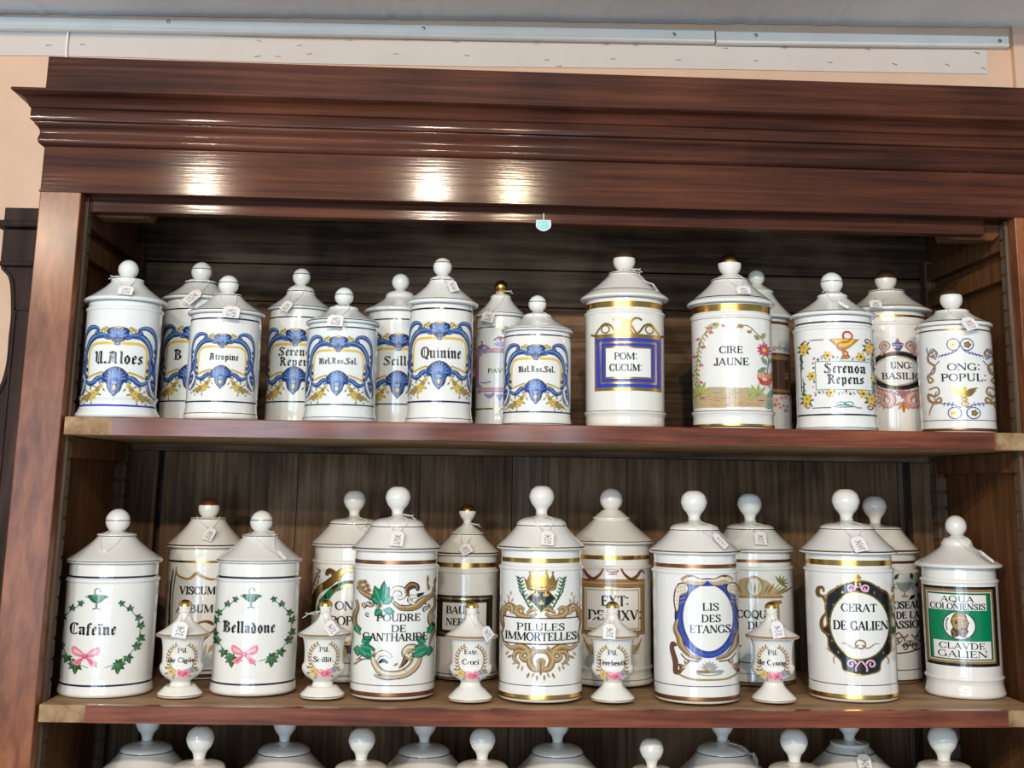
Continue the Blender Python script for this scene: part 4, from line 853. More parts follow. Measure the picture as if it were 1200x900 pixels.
def d_ongpopul(A):
    A.frame(716, 520, 1/3.6, 300+520*1/3.6)
    A.text('ONG:', 748, 482, 32, 128); A.text('POPUL:', 746, 527, 34, 176)
    def h():
        A.ring(766, 373, 25, 25, 4, 'blue', 3); A.flower(768, 374, 15, 'gold', 'ochre', 3); A.line([(742, 376), (756, 400), (786, 412), (822, 420)], 4, 'blue', 2)
        for i in range(5): A.line([(770+i*13, 400+i*4), (775+i*13, 416+i*3)], 3.2, 'blue', 3, sm=0)
        A.curl(852, 400, 20, 1.2, 1.2, 4, 'blue', 3); A.line([(836, 434), (866, 410), (872, 380)], 4, 'blue', 3)
        A.line([(842, 386), (850, 410), (836, 424), (832, 404), (848, 396), (866, 412), (866, 440), (844, 462), (850, 490), (872, 500), (868, 530), (852, 522), (866, 505)], 8, 'bronze', 4, taper=(.4, 1.2, .8))
        A.line([(824, 440), (850, 470), (874, 512)], 4, 'blue', 2)
        A.line([(872, 560), (840, 552), (832, 575), (850, 590), (874, 580), (872, 606), (850, 618), (826, 612), (832, 596), (856, 620), (872, 650), (876, 668)], 9, 'bronze', 4, taper=(.6, 1.3, .4))
        A.line([(842, 570), (852, 596), (836, 618), (800, 624), (768, 630)], 4, 'blue', 3)
        for i in range(3): A.line([(780+i*16, 616), (786+i*16, 634)], 3.2, 'blue', 3, sm=0)
        A.ring(776, 662, 26, 24, 4, 'blue', 3); A.flower(780, 662, 14, 'gold', 'ochre', 3); A.line([(750, 640), (772, 632)], 4, 'blue', 3, sm=0)
    mirror(A, 740, h)
    A.poly([(738, 560), (752, 560), (748, 640), (742, 640)], 'gold', 4); A.ell(745, 560, 9, 9, 'gold', 4)
    for sd in (-1, 1):
        for j in range(4): A.leaf(745, 576+j*4, (-.35 if sd > 0 else PI+.35)+sd*j*.1, 60-j*9, 14, 'gold', 3)
        A.line([(745+sd*2, 636), (745+sd*14, 622), (745-sd*10, 606), (745+sd*12, 590), (745+sd*2, 580)], 4, 'ochre', 5)

def d_viscum(A):
    A.frame(190, 480, 1/3.333, 570+480*1/3.333)
    A.line([(82, 318), (88, 350), (130, 364), (160, 340), (172, 350), (216, 366), (250, 352), (258, 322)], 14, 'ochre', 2, taper=(.3, 1, .3))
    A.line([(72, 330), (66, 420), (70, 560), (78, 640), (80, 690)], 9, 'dark_gold', 2, taper=(.4, 1, .4)); A.line([(82, 336), (76, 440), (80, 600)], 3, 'dark_gold', 2)
    A.text('VISCUM', 166, 424, 34, 132); A.text('ALBUM', 160, 495, 34, 136)
    A.line([(150, 548), (200, 530), (240, 545), (290, 560)], 13, 'copper_gold', 2, taper=(.3, 1, .3)); A.line([(160, 640), (200, 600), (240, 560)], 10, 'copper_gold', 2, taper=(.4, 1, .5))
    for i in range(7): A.leaf(170+i*16, 660-8*(i % 2), -2.2+i*.4, 46, 18, 'tan' if i % 2 else 'lgrey', 3, 'bronze')
def d_onpop(A):
    A.frame(232, 500, 1/3.214, 560+500*1/3.214)
    A.ring(232, 510, 106, 112, 20, 'ink', 1, n=40, a0=140, a1=400); A.ring(232, 510, 96, 104, 11, 'gold', 2, n=40, a0=140, a1=400)
    def h():
        fan_scroll(A, [(96, 520), (96, 470), (112, 430), (150, 400), (172, 372), (148, 352), (140, 372)], 15, 'gold', 'brown', 3)
        fan_scroll(A, [(232, 350), (200, 352), (178, 376), (190, 392)], 13, 'gold', 'brown', 3)
        for x, y, a in ((205, 390, 2.7), (160, 420, 2.5), (130, 450, 2.3), (116, 480, 2.0)): A.leaf(x, y, a-.6, 48, 26, 'emerald', 2, 'dgreen')
        A.line([(92, 500), (86, 430), (102, 380), (112, 350)], 3.5, 'brown', 2)
        for i in range(9): A.leaf(100+i*1.5, 440-i*10, -1.2 if i % 2 else -2.2, 22, 6, 'bronze', 3)
    mirror(A, 232, h)
    A.text('ONG:', 230, 500, 36, 112); A.text('POPUL:', 232, 556, 36, 150)
    A.rect(130, 618, 330, 630, 'gold', 3); A.rect(140, 632, 320, 664, 'ink', 2); A.ell(210, 660, 14, 26, 'gold', 3); A.ell(262, 660, 14, 26, 'gold', 3)
    A.line([(150, 690), (232, 700), (320, 690)], 5, 'bronze', 2)
def d_poudre(A):
    A.frame(398, 560, 1/3.214, 560+560*1/3.214)
    def fl(pts, w, m_, hi=None, tp=(.5, 1.2, .4)): fan_scroll(A, pts, w, m_, 'ink', 2, tp, hi)
    # crest
    fl([(262, 400), (270, 432), (300, 450), (326, 460), (340, 486), (330, 506)], 11, 'bronze', 'tan'); fl([(256, 470), (262, 500), (250, 540), (262, 580), (276, 600)], 9, 'bronze', 'tan')
    for x, y in ((272, 400), (286, 398), (296, 412), (264, 422), (280, 420), (302, 428), (290, 436), (316, 448)): A.flower(x, y, 10, 'bronze', 'brown', 4)
    for i in range(5): A.line([(300+i*10, 455), (320+i*8, 490)], 2, 'ink', 6, sm=0)
    for x, y, a, l_ in ((352, 470, -1.5, 82), (350, 470, -1.15, 66), (346, 470, -1.95, 66), (352, 478, -.6, 50), (346, 478, -2.5, 44), (356, 500, .2, 44), (352, 500, 2.4, 36)): A.leaf(x, y, a, l_, 34, 'dgreen', 5, None); A.leaf(x, y, a, l_*.9, 26, 'emerald', 6, 'mint')
    fl([(392, 470), (384, 440), (398, 420), (424, 424), (430, 446), (412, 456), (404, 440)], 11, 'cream', 'porcelain'); fl([(392, 470), (420, 492), (470, 490), (500, 466), (530, 452), (546, 430)], 16, 'bronze', 'tan')
    fl([(444, 448), (440, 424), (456, 408), (476, 412), (480, 430)], 15, 'brown', 'bronze'); fl([(470, 480), (450, 466), (462, 450), (482, 458)], 9, 'cream', 'porcelain')
    for x, y, a in ((524, 430, -1.9), (534, 440, -1.2), (528, 452, 3), (516, 404, -1.6), (540, 412, -1.3)): A.leaf(x, y, a, 34, 11, 'bronze', 4, 'brown')
    A.line([(516, 430), (518, 376)], 2.5, 'brown', 3, sm=0); A.poly([(476, 440), (505, 436), (500, 446), (480, 456)], 'ink', 5)
    fl([(540, 440), (548, 490), (530, 520), (530, 550), (546, 580), (536, 610), (530, 640)], 9, 'bronze', 'tan'); A.ell(538, 534, 10, 14, 'grey', 4); A.poly([(532, 556), (548, 560), (542, 590)], 'ink', 5)
    for x, y, a in ((360, 450, -.4), (420, 480, .5), (444, 470, -1), (300, 470, 1), (316, 436, -1), (500, 470, .8), (520, 480, 1.2)): A.leaf(x, y, a, 22, 9, 'brown', 4, 'tan')
    A.curl(286, 484, 12, 1.1, 0, 5, 'brown', 4); A.curl(512, 500, 12, 1.1, 2, 5, 'ink', 4); A.curl(300, 520, 9, 1, 1, 4, 'ink', 4); fl([(326, 470), (312, 486), (296, 480), (286, 500)], 7, 'tan', 'cream'); fl([(330, 744), (352, 752), (398, 756), (430, 750)], 6, 'grey', 'cream')
    # lower garland
    for ox, sgn in ((270, 1), (526, -1)):
        for x, y, a, l_ in ((0, 18, -1.9, 40), (10, 50, -.6, 50), (6, 60, .2, 60), (0, 66, .8, 56), (-4, 60, 1.5, 44), (20, 84, .3, 46)):
            aa = a if sgn > 0 else PI-a; A.leaf(ox+sgn*x, 580+y, aa, l_, 32, 'dgreen', 4); A.leaf(ox+sgn*x, 580+y, aa, l_*.88, 24, 'emerald', 5, 'mint')
    fl([(300, 648), (322, 660), (330, 700), (356, 734), (398, 744), (440, 738), (474, 712), (486, 676), (476, 650), (452, 646), (440, 664), (456, 680), (466, 668)], 16, 'tan', 'cream', (.5, 1.5, .8))
    fl([(336, 690), (346, 668), (372, 664), (392, 680)], 12, 'cream', 'porcelain'); fl([(346, 700), (362, 690), (380, 700)], 6, 'ink', None)
    fl([(440, 664), (442, 690), (424, 716)], 10, 'brown', 'bronze')
    A.line([(254, 716), (290, 690), (320, 688)], 4, 'brown', 3); A.line([(300, 660), (262, 700)], 3, 'brown', 3)
    for x, y, a in ((268, 704, 2.4), (286, 690, 3), (428, 704, 2), (436, 716, 1), (416, 700, 2.6)): A.leaf(x, y, a, 20, 9, 'bronze', 4)
    A.text('POUDRE', 413, 543, 31, 160); A.text('DE', 414, 583, 29, 56); A.text('CANTHARIDE', 404, 617, 32, 238)
def d_baume(A):
    A.frame(668, 530, 1/3.214, 560+530*1/3.214)
    A.frm(560, 446, 766, 604, 9, 'ink', 2); A.frm(566, 456, 760, 594, 7, 'gold', 3); A.frm(572, 462, 754, 588, 11, 'ink', 4); 
    A.text('BAUME', 656, 514, 32, 120); A.text('NERVAL', 660, 558, 30, 126)
def d_pilules(A):
    A.frame(236, 570, 1/3.213, 560+570*1/3.213)
    def h():
        for i in range(9):                                # fern sprigs
            y = 382+i*13; x = 156+i*2.5+max(0, i-4)*5
            A.leaf(x, y+6, -2.2, 20, 7, 'dgreen', 3); A.leaf(x, y+6, -.7, 20, 7, 'green', 3)
        A.line([(154, 376), (168, 430), (190, 486), (214, 508)], 4, 'dgreen', 2)
        fan_scroll(A, [(222, 512), (196, 528), (160, 524), (146, 504), (160, 492), (176, 502)], 11, 'ochre', 'brown', 3, hi='tan')
        fan_scroll(A, [(150, 520), (112, 500), (96, 520), (100, 560), (118, 592), (100, 612), (112, 632)], 13, 'ochre', 'brown', 2, hi='tan')
        fan_scroll(A, [(160, 506), (124, 486), (104, 494)], 8, 'ochre', 'brown', 3)
        for x, y, a in ((108, 488, -2), (118, 480, -1.6), (128, 476, -1.2), (104, 500, -2.6), (126, 450, -1.6), (120, 464, -2)): A.leaf(x, y, a, 18, 7, 'tan', 4, 'brown')
        fan_scroll(A, [(106, 636), (130, 650), (160, 640), (186, 650), (196, 676), (178, 690), (164, 676), (176, 664)], 13, 'ochre', 'brown', 3, hi='tan')
        fan_scroll(A, [(236, 656), (212, 660), (196, 690), (208, 720), (232, 722), (226, 700)], 12, 'ochre', 'brown', 3, hi='tan')
        fan_scroll(A, [(128, 520), (132, 500), (120, 486), (106, 498)], 6, 'tan', 'brown', 4)
        fan_scroll(A, [(214, 640), (190, 660), (150, 660), (140, 690), (160, 706)], 8, 'ochre', 'brown', 3, hi='tan'); fan_scroll(A, [(236, 500), (210, 496), (184, 516)], 8, 'ochre', 'brown', 3, hi='tan')
        for x, y, a in ((196, 736, 2), (224, 742, 1.6), (134, 676, 2.6), (176, 524, -2)): A.leaf(x, y, a, 24, 10, 'ochre', 4, 'brown')
        for x, y, a in ((150, 700, 2.6), (160, 708, 2), (172, 712, 1.8), (154, 690, 3), (148, 664, 2.5), (120, 662, 2.2), (214, 735, 2)): A.leaf(x, y, a, 22, 9, 'tan', 4, 'brown')
    mirror(A, 237, h)
    A.leaf(237, 690, PI/2, 58, 22, 'ochre', 5, 'brown'); A.ell(237, 694, 18, 14, 'ochre', 6)
    A.poly([(96, 530), (376, 530), (386, 556), (374, 600), (378, 632), (98, 632), (90, 600), (100, 572)], 'brown', 5); A.poly([(101, 535), (371, 535), (380, 556), (369, 600), (373, 627), (103, 627), (95, 600), (105, 572)], 'porcelain', 6)
    A.poly([(237, 398), (290, 456), (237, 514), (184, 456)], 'gold', 6); A.poly([(237, 403), (285, 456), (237, 509), (189, 456)], 'ink', 7)
    for x, y in ((220, 442), (254, 442), (237, 474)):
        A.leaf(x, y+9, -PI/2, 24, 9, 'yellow', 9); A.line([(x-9, y-4), (x-7, y+4), (x, y+4), (x+7, y+4), (x+9, y-4)], 3.4, 'yellow', 9); A.rect(x-6, y+2, x+6, y+5, 'yellow', 9)
    A.poly([(172, 372), (184, 390), (196, 360), (206, 384), (220, 352), (237, 378), (254, 352), (268, 384), (278, 360), (290, 390), (302, 372), (288, 424), (186, 424)], 'gold', 8)
    A.line([(188, 420), (237, 428), (286, 420)], 9, 'bronze', 9); A.line([(188, 408), (237, 416), (286, 408)], 4, 'ochre', 9)
    for i in range(-3, 4): A.ell(237+i*15, 414-abs(i)*1, 3.4, 3, 'rose' if i % 2 else 'ochre', 10)
    for x, y in ((196, 358), (220, 350), (254, 350), (278, 358)): A.ell(x, y, 4.5, 4.5, 'gold', 9)
    A.text('PILULES', 236, 578, 30, 176, L=10); A.text('IMMORTELLES', 237, 616, 34, 262, L=10)
def d_ext(A):
    A.frame(512, 500, 1/3.213, 560+500*1/3.213)
    A.frm(396, 400, 634, 596, 17, 'bronze', 2); A.frm(402, 414, 628, 584, 3, 'gold', 4); A.frm(418, 424, 612, 574, 3, 'ochre', 3); A.rect(396, 384, 634, 400, 'bronze', 2); A.rect(396, 397, 634, 401, 'tan', 4)
    def h():
        A.line([(484, 342), (470, 366), (446, 384), (424, 372), (410, 352), (396, 364)], 11, 'copper_gold', 3, taper=(.5, 1.3, .4)); A.line([(446, 384), (420, 392)], 7, 'copper_gold', 3)
        for i in range(6): A.line([(408+i*3, 610+i*11), (424+i*3, 636+i*6), (446+i*2, 634+i*7)], 4, 'ochre', 2)
    mirror(A, 515, h)
    A.line([(494, 352), (515, 358), (538, 352)], 6, 'rose', 3); A.rect(500, 362, 532, 368, 'ochre', 3)
    A.text('EXT:', 524, 484, 42, 102); A.text('DE DIXV:', 523, 538, 40, 196)
def d_lis(A):
    A.frame(240, 560, 1/3.214, 560+560*1/3.214)
    cx_ = 284
    A.ring(cx_, 528, 118, 146, 6, 'ink', 2, n=44); 
    A.ring(cx_, 530, 104, 140, 22, 'royal', 3, n=44); A.ring(cx_, 530, 104, 140, 9, 'blue', 4, n=44); A.ell(cx_, 530, 92, 128, 'porcelain', 5, n=36); A.ring(cx_, 530, 91, 127, 3, 'brown', 6, n=40)
    def h():
        fan_scroll(A, [(284, 392), (316, 394), (350, 386), (372, 398)], 20, 'tan', 'brown', 4, (.5, 1.2, 1), 'cream')
        A.poly(crom([(362, 400), (386, 400), (402, 424), (408, 470), (398, 520), (386, 500), (380, 450), (356, 440), (350, 416)], 3, True), 'brown', 5)
        A.poly(crom([(364, 404), (384, 405), (398, 426), (403, 470), (396, 508), (390, 490), (384, 446), (360, 434), (355, 416)], 3, True), 'cream', 6)
        for i in range(5): A.line([(366+i*7, 408), (360+i*10, 440)], 2, 'tan', 7, sm=0); A.line([(364, 412+i*14), (400, 420+i*16)], 2, 'tan', 7, sm=0)
        fan_scroll(A, [(394, 540), (402, 575), (388, 610), (380, 640), (350, 672), (310, 684)], 12, 'bronze', 'brown', 4, (.6, 1.3, .5), 'tan')
        fan_scroll(A, [(400, 640), (412, 630), (416, 652), (404, 700), (404, 740), (384, 728), (390, 706)], 9, 'copper_gold', 'brown', 4)
        A.line([(404, 740), (350, 760), (284, 762)], 7, 'ochre', 4); A.line([(384, 668), (360, 690), (320, 694)], 4, 'ink', 5)
        for i in range(4): A.leaf(362+i*2, 706+i*5, -2+i*.8, 24, 9, 'bronze', 5)
    mirror(A, cx_, h)
    A.poly([(262, 410), (306, 410), (284, 388)], 'royal', 6)
    for i in range(-3, 4): A.leaf(286, 724, -PI/2+i*.42, 34, 12, 'grey', 6, 'lgrey')
    for x in (256, 276, 300, 320): A.ell(x, 732, 19, 6, 'bronze' if x < 290 else 'grey', 5)
    A.line([(240, 740), (284, 746), (330, 740)], 4, 'grey', 6)
    A.text('LIS', 294, 502, 31, 62, L=8); A.text('DES', 295, 546, 31, 72, L=8); A.text('ETANGS', 291, 587, 33, 150, L=8)
def d_coque(A):
    A.frame(500, 560, 1/3.214, 560+560*1/3.214)
    A.rect(400, 448, 612, 456, 'ochre', 2)
    A.poly(crom([(404, 444), (430, 410), (462, 384), (500, 376), (548, 386), (580, 414), (606, 444)], 4)+[(606, 448), (404, 448)], 'tan', 1)
    A.ring(510, 412, 30, 38, 8, 'ochre', 3); A.ell(510, 412, 24, 32, 'cream', 2)
    for i in range(18):
        x = 410+i*11; a = -PI/2+(-1.1+i*.13); A.leaf(x, 442, a, 46+8*(i % 3), 9, ('olive', 'bronze', 'lime', 'grey')[i % 4], 4)
    for x, a0 in ((412, -1.9), (600, -1.2)):
        for j in range(6): A.leaf(x, 400, a0+j*.5-.8, 34, 8, 'olive', 5)
    for x0 in (408, 572):
        A.rect(x0+6, 476, x0+26, 660, 'tan', 2); A.rect(x0, 464, x0+34, 478, 'bronze', 3)
        for j in range(4): A.rect(x0+9+j*4, 480, x0+11+j*4, 656, 'bronze', 3)
        A.leaf(x0+16, 650, -.4, 40, 16, 'bronze', 4)
        for j in range(9): A.leaf(x0+16+10*sin(j), 664+j*2, j*.7, 26, 10, ('bronze', 'olive', 'brown')[j % 3], 4)
    A.line([(404, 690), (500, 700), (610, 690)], 5, 'bronze', 3)
    A.text('COQUE', 508, 530, 32, 128); A.text('DU', 508, 572, 30, 50)
def d_cerat(A):
    A.frame(232, 570, 1/3.104, 560+570*1/3.104)
    cx_ = 262
    o = crom([(262, 376), (300, 384), (330, 404), (364, 430), (374, 480), (370, 540), (384, 560), (370, 590), (366, 630), (330, 668), (322, 700), (290, 712), (262, 716)], 4)
    full = o+[(2*cx_-x, y) for x, y in o[::-1]]
    A.poly([(cx_+(x-cx_)*1.05, 548+(y-548)*1.03) for x, y in full], 'gold', 2); A.poly(full, 'ink', 3)
    A.ell(cx_, 540, 103, 124, 'gold', 5, n=36); A.ell(cx_, 540, 98, 119, 'porcelain', 6, n=36)
    def h():
        A.curl(288, 404, 15, 1.1, 2.6, 7, 'plum', 6, taper=(1, .7)); A.line([(266, 384), (278, 412), (296, 414)], 6, 'plum', 6); A.curl(296, 680, 17, 1.1, 3.2, 7, 'plum', 6, taper=(1, .7)); A.line([(264, 668), (280, 690), (280, 706)], 6, 'plum', 6)
        fan_scroll(A, [(372, 470), (384, 440), (400, 436), (400, 412), (384, 406), (380, 422)], 6, 'gold', 'copper_gold', 4); A.line([(330, 396), (352, 420), (384, 440)], 5, 'gold', 4)
        fan_scroll(A, [(376, 500), (392, 530), (388, 566), (366, 580)], 5, 'gold', 'copper_gold', 4)
        A.line([(348, 650), (356, 668), (352, 682)], 4, 'ochre', 4); A.line([(366, 640), (380, 628)], 3, 'ochre', 4)
        for x, y in ((316, 420), (348, 468), (362, 520), (358, 600), (338, 640)): A.ell(x, y, 5, 5, 'gold', 6, n=4); A.ell(x, y, 2.5, 7, 'gold', 7, n=6)
        A.line([(cx_+6, 610), (cx_+24, 622), (cx_+50, 606), (cx_+64, 608)], 6, 'bronze', 8, taper=(1, .4))
    mirror(A, cx_, h)
    A.ring(cx_, 608, 17, 15, 6, 'bronze', 8); A.ring(cx_, 388, 9, 12, 5, 'gold', 6); A.flower(cx_, 364, 12, 'gold', 'copper_gold', 5)
    A.text('CERAT', 262, 489, 32, 122, L=9); A.text('DE GALIEN', 266, 556, 36, 188, L=9)
def d_roseau(A):
    A.frame(1026, 700, 1, 700)
    A.text('ROSEAU', 1054, 714, 9.8, 38); A.text('DE LA', 1057, 725.6, 9.4, 26); A.text('PASSION', 1055, 737, 9.8, 42)
    def h():
        A.line([(1060, 744.5), (1064, 748), (1070, 742), (1074, 746)], 2, 'bronze', 3); 
        for i in range(5): A.curl(1060+i*4, 754+4*sin(i*2), 4.5, 1.1, i*1.4, 1.6, 'dark_gold', 3); A.leaf(1060+i*4, 756, i*1.3, 6, 2.4, 'bronze', 3)
    mirror(A, 1058, h)
    A.line([(1000, 758), (1044, 766), (1078, 760)], 1.5, 'brown', 3)
    A.poly(crom([(1047, 684), (1062, 684), (1061, 690), (1057, 694), (1052, 694), (1048, 690)], 3, True), 'grey', 4); A.rect(1053.5, 694, 1055.5, 699, 'grey', 4); A.rect(1051, 698.5, 1058.5, 700.5, 'ochre', 4); A.rect(1046, 682.6, 1063, 684.2, 'aqua', 5)
    for x, y, a, m_ in ((1068, 690, -1.2, 'ink'), (1070, 696, 1.4, 'brown'), (1066, 698, 2.4, 'ink'), (1072, 688, -.5, 'dgreen'), (1040, 690, -2, 'dgreen'), (1036, 694, 2, 'ink'), (1064, 680, -1.8, 'dgreen'), (1044, 680, -1, 'dgreen')): A.leaf(x, y, a, 9, 4.5, m_, 4)
    A.line([(1048, 684), (1043, 686), (1046, 691)], 1.2, 'grey', 5); A.line([(1061, 684), (1066, 686), (1063, 691)], 1.2, 'grey', 5)
def d_aqua(A):
    A.frame(636, 540, 1/3.104, 560+540*1/3.104)
    x0, x1, y0, y1 = 510, 758, 398, 690
    A.rect(x0, y0, x1, y1, 'ink', 1); A.rect(x0+4, y0+10, x1-12, y1-11, 'bronze', 2); A.rect(x0+14, y0+22, x1-20, y1-22, 'emerald', 3); A.frm(x0+12, y0+20, x1-18, y1-20, 3, 'cream', 4); A.frm(x0+17, y0+25, x1-23, y1-25, 3, 'dgreen', 4)
    A.rect(528, 428, 722, 485, 'porcelain', 5); A.rect(538, 598, 730, 662, 'porcelain', 5)
    A.text('AQUA', 626, 454, 24, 112, L=7); A.text('COLONIENSIS', 626, 482, 25, 186, L=7); A.text('CLAVDE', 634, 626, 25, 156, L=7); A.text('GALIEN', 634, 656, 26, 168, L=7)
    A.ell(628, 541, 56, 52, 'ink', 5, n=30); A.ell(628, 541, 52, 49, 'porcelain', 6, n=30)
    # bearded profile looking right
    A.poly(crom([(604, 512), (616, 496), (636, 492), (652, 502), (656, 518), (662, 532), (658, 538), (658, 546), (654, 552), (658, 562), (650, 574), (640, 586), (626, 578), (604, 586), (598, 562), (606, 548), (600, 530)], 3, True), 'brown', 7)
    A.poly(crom([(608, 514), (618, 500), (635, 496), (648, 505), (652, 519), (657, 532), (653, 538), (652, 546), (648, 550), (636, 548), (628, 556), (612, 552), (606, 530)], 3, True), 'ochre', 8)
    for i in range(9): A.curl(612+i*5, 506+(i-4)**2*.7-2, 6, 1, i, 3, 'bronze', 9)
    for i in range(8): A.curl(640+8*sin(i*2), 556+i*3, 5, 1, i, 2.6, 'ochre', 9); A.ell(618, 530, 4, 6, 'brown', 9)
    A.line([(606, 518), (630, 510), (650, 512)], 3, 'yellow', 10); A.ell(645, 524, 3, 2, 'ink', 10); A.line([(604, 560), (612, 572), (606, 584)], 3, 'ochre', 9)
    for i in range(7):
        a = math.radians(200-i*9); A.rect(628+44*cos(a)-2, 541-44*sin(a)-3, 628+44*cos(a)+2, 541-44*sin(a)+3, 'ink', 9)
def d_urn(cx, cy, l1, l2, w1, w2, s=1.0):
    def f(A):
        A.frame(cx, cy, 1/3.214*s)
        for sd in (-1, 1):
            for i in range(11):
                a = math.radians(-58+i*13); x = cx+sd*52*cos(a); y = cy+8+56*sin(a)
                A.leaf(x, y, math.atan2(sd*0-cos(a)*1, 1)*0+(-PI/2 if sd > 0 else -PI/2)+sd*a*.9-.5, 15, 6, 'bronze', 2); A.leaf(x, y, (-PI/2)+sd*a*.9+.6, 15, 6, 'ochre', 2)
        for x, y, r_, m_, c_ in ((-8, 66, 17, 'pink', 'rose'), (16, 68, 17, 'pink', 'rose'), (4, 70, 12, 'rose', 'pink'), (-34, 60, 12, 'yellow', 'ochre'), (36, 58, 10, 'violet', 'olive'), (-22, 74, 8, 'lime', 'olive'), (48, 50, 7, 'olive', 'lime')):
            A.flower(cx+x, cy+y, r_, m_, c_, 3, a0=x)
        for x, y, a in ((-44, 66, 2.8), (-28, 78, 2), (30, 76, .8), (46, 62, -.3), (-46, 52, -2.4)): A.leaf(cx+x, cy+y, a, 16, 7, 'olive', 3)
        A.text(l1, cx+1, cy-14, 21, w1, 'R', wt=1.0); A.text(l2, cx-1, cy+25, 22, w2, 'R', wt=1.0)
    return f

# ---------------------------------------------------------------- upper shelf, left to right
G1 = 'blue-scrolled pharmacy jars on the upper shelf'
Z1 = 4.287
def Q1(x, y): return (x/4.287+80, y/4.287+290)
NL = ('navy', .25)
def bl(cx, cy, k, rot, *a, **kw): return lambda A: baroque_blue(A, cx, cy, k, rot, *a, **kw)
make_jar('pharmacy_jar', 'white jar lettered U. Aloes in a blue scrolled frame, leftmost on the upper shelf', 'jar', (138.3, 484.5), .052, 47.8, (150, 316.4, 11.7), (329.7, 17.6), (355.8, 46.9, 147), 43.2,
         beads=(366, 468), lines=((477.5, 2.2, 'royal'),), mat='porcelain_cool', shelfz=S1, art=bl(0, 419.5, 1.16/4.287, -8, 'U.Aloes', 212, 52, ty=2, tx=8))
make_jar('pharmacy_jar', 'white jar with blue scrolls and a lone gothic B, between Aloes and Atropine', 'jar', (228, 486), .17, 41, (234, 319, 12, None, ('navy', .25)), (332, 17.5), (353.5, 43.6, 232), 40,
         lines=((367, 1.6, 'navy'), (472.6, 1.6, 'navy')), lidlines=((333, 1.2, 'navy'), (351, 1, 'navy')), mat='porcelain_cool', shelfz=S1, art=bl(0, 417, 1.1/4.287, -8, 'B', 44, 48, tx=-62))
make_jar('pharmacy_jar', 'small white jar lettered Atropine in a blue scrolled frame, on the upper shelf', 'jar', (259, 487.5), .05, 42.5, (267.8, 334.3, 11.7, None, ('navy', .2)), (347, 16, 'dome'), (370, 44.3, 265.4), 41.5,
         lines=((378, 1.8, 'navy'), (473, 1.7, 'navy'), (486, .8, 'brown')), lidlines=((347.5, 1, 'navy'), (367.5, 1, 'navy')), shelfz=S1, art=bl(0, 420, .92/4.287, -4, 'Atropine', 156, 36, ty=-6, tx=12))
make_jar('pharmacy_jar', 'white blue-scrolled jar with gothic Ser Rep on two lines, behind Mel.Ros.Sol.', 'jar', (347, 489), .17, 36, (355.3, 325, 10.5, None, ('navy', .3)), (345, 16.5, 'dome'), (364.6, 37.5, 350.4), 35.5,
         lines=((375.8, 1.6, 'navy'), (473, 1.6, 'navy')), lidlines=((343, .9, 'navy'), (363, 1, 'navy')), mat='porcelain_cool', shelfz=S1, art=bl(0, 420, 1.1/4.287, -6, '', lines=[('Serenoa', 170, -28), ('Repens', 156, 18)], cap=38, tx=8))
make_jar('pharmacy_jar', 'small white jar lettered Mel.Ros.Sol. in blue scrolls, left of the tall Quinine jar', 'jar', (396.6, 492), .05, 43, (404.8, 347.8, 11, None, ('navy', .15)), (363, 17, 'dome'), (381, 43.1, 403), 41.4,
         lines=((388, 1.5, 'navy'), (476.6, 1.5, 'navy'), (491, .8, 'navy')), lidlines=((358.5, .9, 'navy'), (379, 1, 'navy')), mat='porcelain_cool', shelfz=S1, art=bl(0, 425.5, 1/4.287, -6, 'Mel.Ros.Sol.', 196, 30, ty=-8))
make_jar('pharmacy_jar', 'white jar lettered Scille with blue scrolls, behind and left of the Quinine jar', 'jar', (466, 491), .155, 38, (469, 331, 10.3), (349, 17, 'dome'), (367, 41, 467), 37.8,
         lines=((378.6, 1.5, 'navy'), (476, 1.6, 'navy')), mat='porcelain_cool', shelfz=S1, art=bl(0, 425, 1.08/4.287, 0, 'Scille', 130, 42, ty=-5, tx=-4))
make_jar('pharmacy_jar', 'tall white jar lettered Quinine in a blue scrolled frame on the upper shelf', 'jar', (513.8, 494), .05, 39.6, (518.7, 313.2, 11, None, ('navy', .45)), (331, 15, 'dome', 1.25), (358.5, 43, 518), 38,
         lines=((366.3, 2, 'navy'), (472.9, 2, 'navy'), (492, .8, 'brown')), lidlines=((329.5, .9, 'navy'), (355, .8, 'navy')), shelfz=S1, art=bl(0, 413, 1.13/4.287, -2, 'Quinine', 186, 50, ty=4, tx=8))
make_jar('pharmacy_jar', 'narrow white jar lettered Pavot in a mauve frame with a gold ball knob', 'jar', (583.5, 495), .15, 30, (592, 336.5, 7.9, ('gold', -1)), (350, 12, 'dome'), (372, 30, 588), 28.4,
         lines=((386.6, 1.3, 'gold'), (480.7, 1.8, 'gold'), (373.5, 1, 'copper_gold')), lidlines=((370, .8, 'gold'),), mat='porcelain_cool', shelfz=S1, art=d_pavot)
make_jar('pharmacy_jar', 'small white jar lettered Mel.Ros.Sol. in blue scrolls, right of the gold-knobbed Pavot jar', 'jar', (627.7, 498), .05, 41, (630.7, 356.5, 10.5, None, ('navy', .2)), (372, 16.5, 'dome'), (390, 42, 630.7), 40.2,
         lines=((396.8, 1.5, 'navy'), (484.9, 1.6, 'navy'), (498, .8, 'navy')), lidlines=((367, .9, 'navy'), (388.5, .8, 'navy')), shelfz=S1, art=bl(0, 435, 1/4.287, -2, 'Mel.Ros.Sol.', 186, 30, ty=-8, tx=4))
